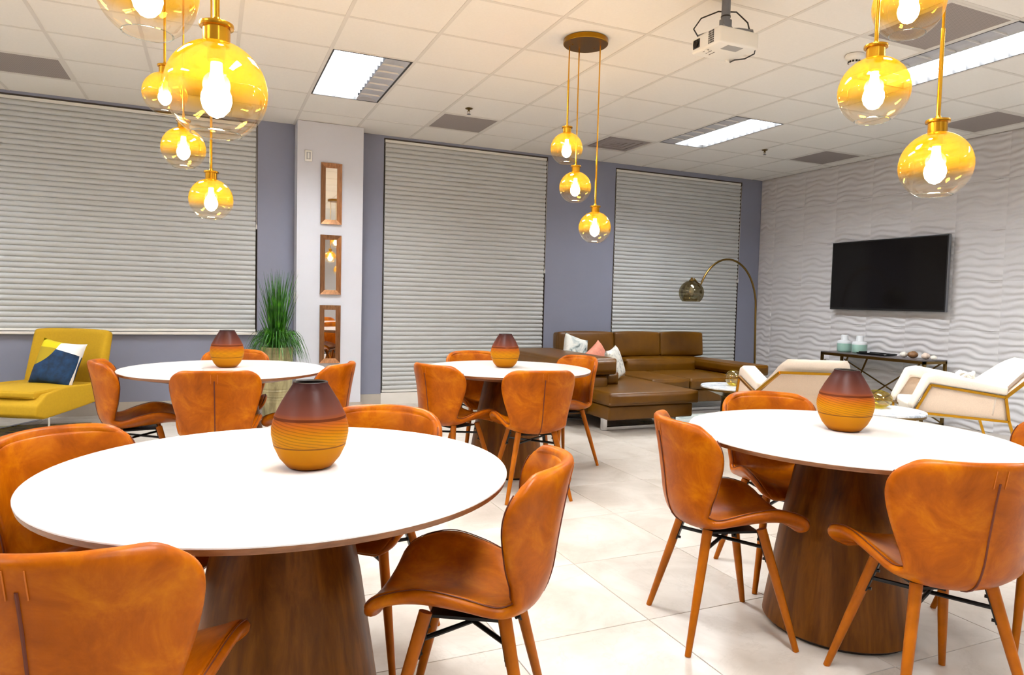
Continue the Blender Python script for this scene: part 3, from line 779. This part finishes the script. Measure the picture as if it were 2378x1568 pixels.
# ------------------------------------------------------------------ things on the column
def mirror(zc, h, lab):
    t = thing('wall_mirror', lab, 'mirror', (1.125, 7.27, zc), group='narrow copper-framed mirrors')
    w, f, d = .105, .048, .026; hh = h/2
    o = [(-w, -hh), (w, -hh), (w, hh), (-w, hh)]; i = [(-w+f, -hh+f), (w-f, -hh+f), (w-f, hh-f), (-w+f, hh-f)]
    for k in range(4):
        a, b = k, (k+1) % 4
        vs = [(*o[a], 0), (*o[b], 0), (*i[b], 0), (*i[a], 0)]
        P = lambda p, y: (p[0], y, p[1])
        m = MB().add([P(o[a], -.002), P(o[b], -.002), P(i[b], -.002), P(i[a], -.002), P(o[a], -d), P(o[b], -d), P(i[b], -.010), P(i[a], -.010)],
                     [(0,3,2,1), (4,5,6,7), (0,1,5,4), (1,2,6,5), (2,3,7,6), (3,0,4,7)])
        m.build('frame_side', M['copper_frame'], t)
    MB().box(-w+f-.002, w-f+.002, -.009, -.003, -hh+f-.002, hh-f+.002).build('mirror_glass', M['mirror_glass'], t)
mirror(2.235, .62, 'narrow copper-framed mirror on the white column, topmost of three')
mirror(1.51, .61, 'narrow copper-framed mirror on the white column, middle of three, reflecting a pendant')
mirror(.795, .60, 'narrow copper-framed mirror on the white column, lowest of three')
t = thing('wall_sensor', 'small white alarm box high on the column above the mirrors', 'alarm', (.895, 7.27, 2.597))
MB().box(-.036, .036, -.022, -.001, -.055, .055).build('cover', M['white_plastic'], t, bevel=.005)
MB().box(-.020, .020, -.024, -.020, -.036, .036).build('face_inset', M['grey_plastic'], t, bevel=.001)
MB().box(-.008, .008, -.028, -.023, -.030, .030).build('strobe_lens', M['white_plastic'], t, bevel=.002)
t = thing('wall_switch', 'small white switch plate on the shaded side of the column by the planter', 'switch', (.79, 7.38, 1.17))
MB().box(-.008, -.001, -.034, .034, -.055, .055).build('plate', M['white_plastic'], t, bevel=.002)
MB().box(-.013, -.007, -.009, .009, -.018, .018).build('toggle', M['white_plastic'], t)

# ------------------------------------------------------------------ planter
def planter():
    t = thing('potted_grass', 'tall potted ornamental grass in a ribbed planter in the corner by the column', 'plant', (.575, 6.93, 0))
    pr = [(.118, 0), (.125, .01)]
    for k in range(0, 61):
        z = .01+.66*k/60; r = .125+.028*min(1, z/.45)
        if .40 < z < .64 or .18 < z < .30: r -= .007*(0.5+0.5*math.cos(2*PI*z/.026))
        pr.append((r, z))
    pr += [(.156, .675), (.150, .690), (.138, .690), (.136, .64)]
    MB().lathe(pr, 40, capb=True).build('planter_pot', M['planter_glaze'], t, smooth=True, angle=60)
    MB().lathe([(.001, .645), (.137, .640)], 24).build('soil', M['soil'], t)
    def blades(name, n, seed, fn):
        rnd = random.Random(seed); m = MB()
        for _ in range(n):
            pts, w = fn(rnd); side = Vector((rnd.uniform(-1, 1), rnd.uniform(-1, 1), 0)).normalized(); k = len(pts)
            vs = []
            for i, p in enumerate(pts):
                s = w*(1-(i/(k-1))**1.8*.92); vs += [Vector(p)-side*s, Vector(p)+side*s]
            m.add(vs, [(2*i, 2*i+1, 2*i+3, 2*i+2) for i in range(k-1)])
        o = m.build(name, M['grass_green'], t, recalc=False); o['kind'] = 'stuff'
    def tall(r):
        a = r.uniform(0, 2*PI); h = r.uniform(.34, .80); sp = min(.19, abs(r.gauss(0, .095))+.02); x0, y0 = .05*r.uniform(-1, 1), .05*r.uniform(-1, 1)
        return [(x0+math.cos(a)*sp*(q/5)**1.25, y0+math.sin(a)*sp*(q/5)**1.25, .64+h*q/5) for q in range(6)], r.uniform(.005, .011)
    def droop(r):
        a = r.uniform(0, 2*PI); R = r.uniform(.13, .30); h = r.uniform(.12, .26); z0 = .66
        pts = []
        for q in range(8):
            s = q/7; pts.append((math.cos(a)*(.04+R*s), math.sin(a)*(.04+R*s), z0+h*math.sin(PI*min(1, s*.85))*1.0-.16*s*s*r.uniform(.9, 1.1)*(R/.2)))
        return pts, r.uniform(.003, .006)
    blades('tall_grass_blades', 230, 3, tall); blades('drooping_grass_blades', 300, 4, droop)
planter()

# ------------------------------------------------------------------ upholstery helpers
def rbox(name, mat, parent, x0, x1, y0, y1, z0, z1, r=.03, puff=0.0, loc=(0,0,0), rot=None):
    """soft box: bevelled, with faces pushed out a little"""
    m = MB().box(x0, x1, y0, y1, z0, z1); me = m.mesh(name, mat)
    bm = bmesh.new(); bm.from_mesh(me)
    if puff:
        bmesh.ops.subdivide_edges(bm, edges=bm.edges[:], cuts=5, use_grid_fill=True)
        c = Vector(((x0+x1)/2, (y0+y1)/2, (z0+z1)/2)); h = Vector(((x1-x0)/2, (y1-y0)/2, (z1-z0)/2))
        for v in bm.verts:
            q = v.co-c; n = [q[k]/h[k] for k in range(3)]
            for k in range(3):
                if abs(n[k]) > .999:
                    o = [n[j] for j in range(3) if j != k]; v.co[k] += math.copysign(puff*(1-abs(o[0])**2.5)*(1-abs(o[1])**2.5), n[k])
    es = [e for e in bm.edges if len(e.link_faces) == 2 and e.calc_face_angle(0) > math.radians(50)]
    bmesh.ops.bevel(bm, geom=es, offset=r, segments=4, profile=.5, affect='EDGES', clamp_overlap=True)
    for f in bm.faces: f.smooth = True
    bm.to_mesh(me); bm.free()
    return put(name, me, parent, loc, rot)
def pillow_mesh(name, mat, w, h, d, n=14):
    m = MB()
    def side(sg):
        def fn(a, b):
            x, y = a*2-1, b*2-1
            e = max(0, (1-x**4)*(1-y**4))**.5
            pin = 1-.10*(1-abs(y)**2)*abs(x)**6; pin2 = 1-.10*(1-abs(x)**2)*abs(y)**6
            return (x*w/2*pin, y*h/2*pin2, sg*d/2*e)
        return fn
    m.grid(side(1), n, n); m.grid(side(-1), n, n)
    me = m.mesh(name, mat, smooth=True, recalc=False, angle=180)
    bm = bmesh.new(); bm.from_mesh(me); bmesh.ops.remove_doubles(bm, verts=bm.verts[:], dist=1e-5); bmesh.ops.recalc_face_normals(bm, faces=bm.faces[:])
    for f in bm.faces: f.smooth = True
    bm.to_mesh(me); bm.free(); return me
def place_pillow(name, mat, label, loc, w, h, d, normal, up=(0,0,1), roll=0, group=None, rnd=False):
    me = pillow_mesh(name, mat, w, h, d); o = tag(put(name, me), label, 'cushion', group)
    z = Vector(normal).normalized(); y = Vector(up); y = (y-z*y.dot(z)).normalized(); x = y.cross(z)
    R = Matrix((x, y, z)).transposed().to_4x4() @ Matrix.Rotation(roll, 4, 'Z')
    o.matrix_world = Matrix.Translation(Vector(loc)) @ R
    return o

# ------------------------------------------------------------------ sofa
def sofa():
    t = thing('sectional_sofa', 'brown leather L-shaped sofa with chaise, in the corner under the arc lamp', 'sofa', (4.4, 6.3, 0))
    L = M['sofa_leather']
    def r(name, x0, x1, y0, y1, z0, z1, rad=.03, puff=0.0, rot=None):
        c = ((x0+x1)/2-4.4, (y0+y1)/2-6.3, (z0+z1)/2); hx, hy, hz = (x1-x0)/2, (y1-y0)/2, (z1-z0)/2
        return rbox(name, L, t, -hx, hx, -hy, hy, -hz, hz, rad, puff, c, rot)
    # main run along the window
    r('sofa_base', 4.20, 5.74, 6.02, 7.16, .13, .27, .02)
    r('chaise_base', 3.27, 4.20, 5.24, 7.16, .13, .262, .02)
    r('chaise_cushion', 3.25, 4.24, 5.20, 6.86, .265, .385, .035, .012)
    r('seat_cushion', 4.25, 4.74, 5.98, 6.86, .275, .395, .035, .012)
    r('seat_cushion', 4.75, 5.42, 5.98, 6.86, .275, .395, .035, .012)
    r('lower_back', 3.66, 4.44, 6.80, 7.16, .30, .545, .045, .012)
    r('lower_back', 4.45, 5.60, 6.80, 7.16, .30, .545, .045, .012)
    for a, b in ((3.66, 4.40), (4.41, 5.06), (5.07, 5.72)):
        r('headrest', a, b, 6.98, 7.15, .545, .84, .05, .014, (-.10, 0, 0))
    r('arm_base', 5.44, 5.76, 5.92, 7.16, .135, .41, .04, .008)
    # arm bolster: capsule laid along the arm
    pts = [(5.60, 7.08, .49), (5.60, 6.6, .485), (5.60, 6.1, .475), (5.60, 5.93, .475)]
    def bolster(name, x0, x1, y0, y1, z0, z1, rad): return r(name, x0, x1, y0, y1, z0, z1, rad, .006)
    bolster('arm_bolster', 5.45, 5.75, 5.88, 7.05, .415, .535, .058)
    # left return: low back with a folded-flat headrest
    r('return_back', 3.02, 3.50, 5.62, 7.14, .13, .50, .05, .008)
    bolster('return_bolster', 2.98, 3.56, 5.58, 6.98, .505, .665, .075)
    r('corner_cushion', 3.50, 3.66, 5.70, 6.2, .385, .52, .04, .01)
    # chrome sled feet
    def foot(x0, x1, y, nm='chrome_foot'):
        m = MB(); w = .05
        for x in (x0, x1): m.box(x-.02-4.4, x+.02-4.4, y-w/2-6.3, y+w/2-6.3, .004, .135)
        m.box(x0+.02-4.4, x1-.02-4.4, y-w/2-6.3, y+w/2-6.3, .004, .032); m.build(nm, M['chrome'], t)
    foot(3.36, 4.14, 5.47); foot(3.36, 4.14, 6.95); foot(4.5, 5.5, 6.25); foot(4.5, 5.5, 6.95)
sofa()
place_pillow('throw_cushion', M['leaf_cushion'], 'pale leaf-print cushion on the sofa, standing beside the pink one', (3.66, 6.60, .655), .34, .34, .11, (.25, -1, .25), roll=-.3)
place_pillow('throw_cushion', M['pink_cushion'], 'small dusty pink cushion on the sofa between the pale cushions', (3.80, 6.36, .60), .30, .28, .11, (.35, -1, .3), roll=.5)
place_pillow('throw_cushion', M['silver_cushion'], 'silver sequin cushion on the sofa, leaning right of the pink one', (3.86, 6.10, .56), .32, .34, .11, (.6, -.8, .3), roll=.15)

# ------------------------------------------------------------------ arc lamp
def arc_lamp():
    t = thing('arc_floor_lamp', 'brass arc floor lamp with smoked glass ball shade curving over the sofa', 'floor lamp', (6.25, 6.62, 0))
    MB().lathe([(.001, .03), (.145, .03), (.15, .026), (.15, .0), (.001, .0)], 40).build('lamp_base', M['dark_brass'], t, smooth=True, angle=35)
    pts = [(0, 0, .02), (-.02, 0, .60), (-.04, 0, 1.15)]
    c = Vector((-.495, 0, 1.17)); rx, rz = .455, .585
    for k in range(0, 25):
        a = math.radians(2+160*k/24); pts.append((c.x+rx*math.cos(a), 0, c.z+rz*math.sin(a)))
    pts[-1] = (-1.025, 0, 1.50)
    # smooth tail into the shade
    tail = [p for p in pts[:-1] if not (p[0] < -.9 and p[2] < 1.4)]
    tail += [(-1.005, 0, 1.50), (-1.02, 0, 1.455)]
    MB().tube(tail, .0125, 12).build('arc_stem', M['dark_brass'], t, smooth=True)
    sx, sz = -1.035, 1.335
    R = .145; pr = []
    for k in range(0, 49):
        a = math.radians(9+(135-9)*k/48); rr = R+.0016*math.cos(k*PI); pr.append((rr*math.sin(a), rr*math.cos(a)))
    sh = MB().lathe(pr, 40).build('lamp_shade', M['smoked_glass'], t, (sx, 0, sz), smooth=True, angle=80)
    MB().lathe([(.030, .138), (.030, .150), (.014, .165), (.013, .18)], 20, capb=True, capt=True).build('shade_cap', M['dark_brass'], t, (sx, 0, sz), smooth=True, angle=40)
    MB().lathe([(.016, .135), (.016, .075)], 14, capt=True).build('lamp_socket', M['dark_brass'], t, (sx, 0, sz))
    MB().lathe([(.012, .075), (.030, .03), (.030, .0), (.018, -.022), (.001, -.028)], 18).build('unlit_bulb', M['pale_glaze'], t, (sx, 0, sz), smooth=True, angle=80)
arc_lamp()

# ------------------------------------------------------------------ television, console and what stands on it
def tv():
    t = thing('television', 'black flat wall-mounted television on the white embossed wall', 'television', (XW-.062, 5.44, 1.585))
    w, h = .725, .405
    MB().box(-.045, -.01, -w, w, -h, h).build('cabinet', M['grey_metal'], t, bevel=.004)
    MB().box(-.050, -.044, -w+.004, w-.004, -h+.004, h-.004).build('bezel', M['black_plastic'], t)
    MB().box(-.0512, -.0495, -w+.016, w-.016, -h+.024, h-.016).build('screen', M['tv_screen'], t)
    MB().box(-.012, .030, -.25, .25, -.2, .2).build('wall_bracket', M['black_metal'], t)
tv()
def console():
    t = thing('console_table', 'slim console table with brass diagonal legs and stone top under the television', 'console table', (6.83, 5.33, 0))
    x0, x1, y0, y1, zt = -.19, .16, -.65, .65, .685
    MB().box(x0, x1, y0, y1, zt-.012, zt).build('stone_top', M['stone_top'], t, bevel=.002, seg=1)
    b = .026; B = M['dark_brass']
    fr = MB()
    fr.box(x0, x1, y0, y0+b, zt-.042, zt-.012).box(x0, x1, y1-b, y1, zt-.042, zt-.012).box(x0, x0+b, y0, y1, zt-.042, zt-.012).box(x1-b, x1, y0, y1, zt-.042, zt-.012)
    fr.build('top_frame', B, t)
    for sx in (x0+b/2, x1-b/2):
        for sy in (y0+b/2, y1-b/2): MB().bar((sx, sy, 0), (sx, sy, zt-.04), b).build('leg', B, t)
    for sx in (x0+b/2, x1-b/2):
        MB().bar((sx, y0+.06, zt-.045), (sx, .28, .02), .014).build('diagonal_brace', B, t)
        MB().bar((sx, .28, zt-.045), (sx, .42, .30), .014).build('diagonal_brace', B, t)
        MB().bar((sx, y1-.05, zt-.10), (sx, y0+.03, .03), .012).build('diagonal_brace', B, t)
    fl = MB()
    fl.box(x0, x1, y0, y0+b, 0, .026).box(x0, x1, y1-b, y1, 0, .026).build('floor_bar', B, t)
    return zt
ZC = console()
def canister(x, y, lab):
    t = thing('lidded_jar', lab, 'jar', (x, y, ZC), group='mint glazed jars on the console')
    MB().lathe([(.001, 0), (.070, 0), (.076, .006), (.080, .03), (.080, .098)], 36).build('jar_body', M['mint_glaze'], t, smooth=True, angle=50)
    MB().lathe([(.080, .098), (.079, .118), (.070, .128), (.046, .133), (.040, .140), (.038, .195), (.034, .200), (.001, .200)], 36).build('jar_neck', M['pale_glaze'], t, smooth=True, angle=50)
canister(6.86, 5.84, 'mint and white stoneware jar at the left end of the console table')
canister(6.84, 5.615, 'mint and white stoneware jar beside the black tray on the console table')
t = thing('serving_tray', 'flat black tray lying on the console between the jars and the shells', 'tray', (6.80, 5.36, ZC))
MB().prism([(-.10, .004), (.10, .004), (.115, .022), (.107, .022), (.096, .010), (-.096, .010), (-.107, .022), (-.115, .022)], -.17, .17, 'y').build('tray_dish', M['black_plastic'], t)
for s in (-1, 1): MB().box(-.06, .06, s*.175-.008, s*.175+.008, .008, .028).build('tray_handle', M['black_plastic'], t, bevel=.003)
def shell(x, y, s, mat, lab, ridg=7):
    t = thing('sea_shell', lab, 'shell', (x, y, ZC), rz=random.uniform(0, 6), group='shells on the console')
    def fn(a, b):
        th, ph = a*2*PI, b*PI; k = 1+.07*math.cos(ridg*th)*math.sin(ph)
        return (s*k*math.sin(ph)*math.cos(th), s*.9*k*math.sin(ph)*math.sin(th), s*.72*(1-math.cos(ph)*.98)*(1 if ph > 1.4 else 1))
    MB().grid(fn, 28, 12).build('shell_body', mat, t, smooth=True, angle=180)
    pts = [(s*(.2+.5*q/14)*math.cos(q*.55), s*(.2+.5*q/14)*math.sin(q*.55), s*(1.40-.35*(q/14)**2)) for q in range(15)]
    MB().tube(pts, s*.09, 6).build('shell_whorl', mat, t, smooth=True)
shell(6.82, 5.045, .042, M['shell_white'], 'small white shell on the console, left of the brown one')
shell(6.84, 4.955, .050, M['shell_brown'], 'round brown shell on the console between two pale shells')
shell(6.82, 4.80, .046, M['shell_pink'], 'pale pinkish shell near the right end of the console', 5)
shell(6.80, 4.70, .034, M['shell_white'], 'small white shell at the right end of the console, beside the pinkish one', 5)

# ------------------------------------------------------------------ coffee tables with glass balls
def coffee(x, y, r, zt, lab, ball, blab, squash):
    zt -= .006; t = thing('coffee_table', lab, 'coffee table', (x, y, .006), group='round marble coffee tables')
    MB().lathe([(.001, zt), (r-.004, zt), (r, zt-.004), (r, zt-.016), (.001, zt-.016)], 56).build('marble_top', M['marble'], t, smooth=True, angle=35)
    MB().lathe([(r-.004, zt-.016), (r-.004, zt-.034), (r-.05, zt-.045), (.115, zt-.09), (.098, zt-.13), (.105, .2), (.15, .02), (.155, .0)], 48, capt=True).build('brass_pedestal', M['dark_brass'], t, smooth=True, angle=35)
    bx, by, R = ball
    b = thing('glass_orb', blab, 'glass ornament', (bx, by, zt+.006), group='yellow glass orbs')
    pr = [(R*math.sin(math.radians(a))*(1 if squash == 1 else 1.08), R*squash*(1-math.cos(math.radians(a)))) for a in range(18, 166, 6)]
    pr = [(r_, z_-pr[0][1]) for r_, z_ in pr]
    MB().lathe(pr, 36, capb=True).build('orb_glass', M['yellow_glass'], b, smooth=True, angle=80)
    for k in range(4):
        z = R*squash*(.35+.3*k); rr = math.sqrt(max(.0001, 1-((z+pr[0][1]*0)/(R*squash)-1)**2))*R*.97
        pts = [(rr*math.cos(a*.35), rr*math.sin(a*.35), z+.006*math.sin(a*.7+k)) for a in range(19)]
        MB().tube(pts, .0035, 6).build('glass_swirl', M['yellow_glass'], b, smooth=True)
coffee(4.44, 4.98, .29, .45, 'round marble-topped coffee table with brass base in front of the sofa', (4.46, 5.0, .075), 'yellow swirled glass ball on the coffee table by the sofa', 1)
coffee(4.57, 3.54, .30, .45, 'round marble-topped coffee table beside the right-hand cream armchair', (4.63, 3.62, .095), 'squat yellow glass bowl ornament on the coffee table by the right-hand armchair', .72)

# ------------------------------------------------------------------ cream armchairs
def armchair(loc, rz, lab):
    t = thing('cream_armchair', lab, 'armchair', loc, rz, group='cream armchairs with brass frames')
    w = .35; B = M['brass']
    V, A, F, Rr = (-.25, .560), (.24, .625), (.34, .41), (-.28, .38)     # (y, z): back corner, arm front, front knee, rear knee
    for s in (-1, 1):
        x = s*w
        m = MB()
        m.bar((x, F[0], 0), (x, F[0], F[1]), .018).bar((x, *F), (x, *A), .018).bar((x, *A), (x, *V), .018).bar((x, *V), (x, *Rr), .018)
        m.bar((x, *Rr), (x, -.40, 0), .018).bar((x, *F), (x, *Rr), .018).bar((x, *V), (s*.245, -.47, .735), .018)
        m.build('side_frame', B, t)
        xi = s*(w-.022)
        p = MB().prism([(V[0], V[1]), (A[0], A[1]), (F[0], F[1]), (Rr[0], Rr[1])], min(xi-.014*s, xi+.014*s), max(xi-.014*s, xi+.014*s), 'x')
        p.build('side_panel', M['cream_linen'], t, bevel=.005)
        # padded arm roll following the arm rail
        m = MB().prism([(V[0]-.02, V[1]+.004), (A[0], A[1]+.004), (F[0]+.012, F[1]), (F[0]+.03, F[1]+.05), (A[0]+.03, A[1]+.075), (A[0]-.05, A[1]+.095), (V[0]-.02, V[1]+.08)], s*(w-.005) if s < 0 else w-.115, s*(w-.115) if s < 0 else w-.005, 'x')
        m.build('arm_pad', M['cream_boucle'], t, bevel=.03, seg=4)
    MB().bar((-.245, -.47, .735), (.245, -.47, .735), .018).build('back_rail', B, t)
    MB().bar((-w, F[0], F[1]), (w, F[0], F[1]), .018).build('front_rail', B, t)
    MB().bar((-w, Rr[0], Rr[1]), (w, Rr[0], Rr[1]), .018).build('rear_rail', B, t)
    rbox('seat_cushion', M['cream_boucle'], t, -.235, .235, -.20, .34, .36, .48, .04, .012)
    # back: linen outer trapezoid and padded inner cushion
    def trap(z): return .335 if z < .56 else .335-.10*(z-.56)/.175
    bk = MB(); ys = lambda z: -.255-(.02*(z-.37)/.19 if z < .56 else .02+.185*(z-.56)/.175)
    vs = []
    for z in (.37, .56, .73):
        k = trap(z)-.004; vs += [(-k, ys(z), z), (k, ys(z), z), (k, ys(z)+.03, z), (-k, ys(z)+.03, z)]
    fs = [(0,1,2,3), (8,9,10,11)]
    for q in (0, 4): fs += [(q, q+1, q+5, q+4), (q+1, q+2, q+6, q+5), (q+2, q+3, q+7, q+6), (q+3, q, q+4, q+7)]
    bk.add(vs, fs).build('back_panel', M['cream_linen'], t, bevel=.004)
    def fn(sg):
        def g(a, b):
            x, z = a*2-1, .42+.41*b; k = trap(min(z, .73))+.014
            e = max(0, (1-abs(x)**5)*(1-abs(2*b-1)**6))**.5
            rx = x*k*(1 if b < .75 else 1-.22*((b-.75)/.25)**2)
            yc = ys(z)+.085
            return (rx, yc+sg*.062*e, z)
        return g
    m = MB().grid(fn(1), 14, 14).grid(fn(-1), 14, 14)
    m.build('back_cushion', M['cream_boucle'], t, smooth=True, angle=180)
    return t
armchair((4.03, 3.86, .006), math.radians(-29), 'cream armchair with brass frame seen from behind, left of the amber vase')
armchair((5.41, 3.57, .006), math.radians(49), 'cream armchair with brass frame at the right edge, side towards the camera')
t = thing('fabric_knot', 'small white knotted ornament lying on the right-hand cream armchair', 'ornament', (5.40, 3.47, .675))
for k in range(3):
    pts = [(.05*math.cos(a)*(1+.3*math.cos(2*a+k)), .05*math.sin(a), .02*math.sin(3*a+k*2)+.012*k) for a in [2*PI*q/24 for q in range(25)]]
    MB().tube(pts, .014, 8).build('knot_loop', M['shell_white'], t, smooth=True)

# ------------------------------------------------------------------ yellow lounge chair
def lounge():
    t = thing('lounge_chair', 'wide mustard yellow lounge chair on thin chrome legs by the low wall', 'lounge chair', (-1.34, 6.78, .006), math.radians(150))
    Yf = M['yellow_felt']
    # local: +y forward, x across. Folded seat slab with raised flank
    W = .36
    def seat(a, b):                       # closed loop profile swept across the width
        x = (a*2-1)
        return x
    def sect(x):                          # section (y, z) ring at lateral position x in [-1, 1]
        up = .055*abs(x)**3
        top = [(.40, .28), (.30, .335+up*.6), (.10, .345+up), (-.30, .335+up), (-.40, .33+up)]
        bot = [(-.41, .245), (-.30, .228), (.05, .19), (.32, .165), (.41, .20)]
        return top+bot
    rings = []; n = 12
    for k in range(n+1):
        x = -1+2*k/n; s = sect(x)
        rings.append([(x*W*(1 if True else 1), y, z) for y, z in s])
    m = MB(); c = len(rings[0]); vs = [p for r in rings for p in r]
    fs = [(k*c+i, k*c+(i+1) % c, (k+1)*c+(i+1) % c, (k+1)*c+i) for k in range(n) for i in range(c)] + [tuple(range(c-1, -1, -1)), tuple(n*c+i for i in range(c))]
    m.add(vs, fs); m.build('seat', Yf, t, bevel=.018, seg=3, angle=60)
    def back(a, b):
        x = a*2-1; z = .33+.51*b; w = .375*(1-.03*b)
        return (x*w, -.35-.13*b+.05*abs(x)**2, z-.012*abs(x)**4*b)
    o = MB().grid(back, 12, 10).build('backrest', Yf, t, recalc=False); finish(o, 1, .085, 0)
    rbox('seat_pad', Yf, t, -.30, .30, -.30, .36, .325, .385, .025, .012)
    for s in (-1, 1):
        x = s*.31
        MB().tube([(x, .22, .18), (x, .23, .02), (x, .22, .008), (x, -.42, .008), (x, -.43, .02), (x, -.30, .235), (x, -.24, .235)], .008, 10).build('chrome_leg', M['chrome'], t, smooth=True)
    MB().tube([(-.31, .22, .17), (.31, .22, .17)], .008, 10).build('leg_crossbar', M['chrome'], t, smooth=True)
lounge()
place_pillow('throw_cushion', M['navy_cushion'], 'navy, white and yellow patterned cushion on the yellow lounge chair', (-1.19, 6.83, .565), .40, .40, .12, (-.42, -.82, .34), roll=-.12)

# ------------------------------------------------------------------ rugs
tag(MB().box(-2.9, -.98, 5.5, 7.1, 0.0005, .006).build('area_rug', M['rug_lounge'], bevel=.003, seg=1), 'streaky multicoloured rug under the yellow lounge chair', 'rug')
tag(MB().box(3.98, 6.55, 3.1, 6.0, 0.0005, .006).build('area_rug', M['rug_sofa'], bevel=.003, seg=1), 'grey-blue streaked rug under the coffee tables and armchairs', 'rug')
bpy.context.view_layer.update()
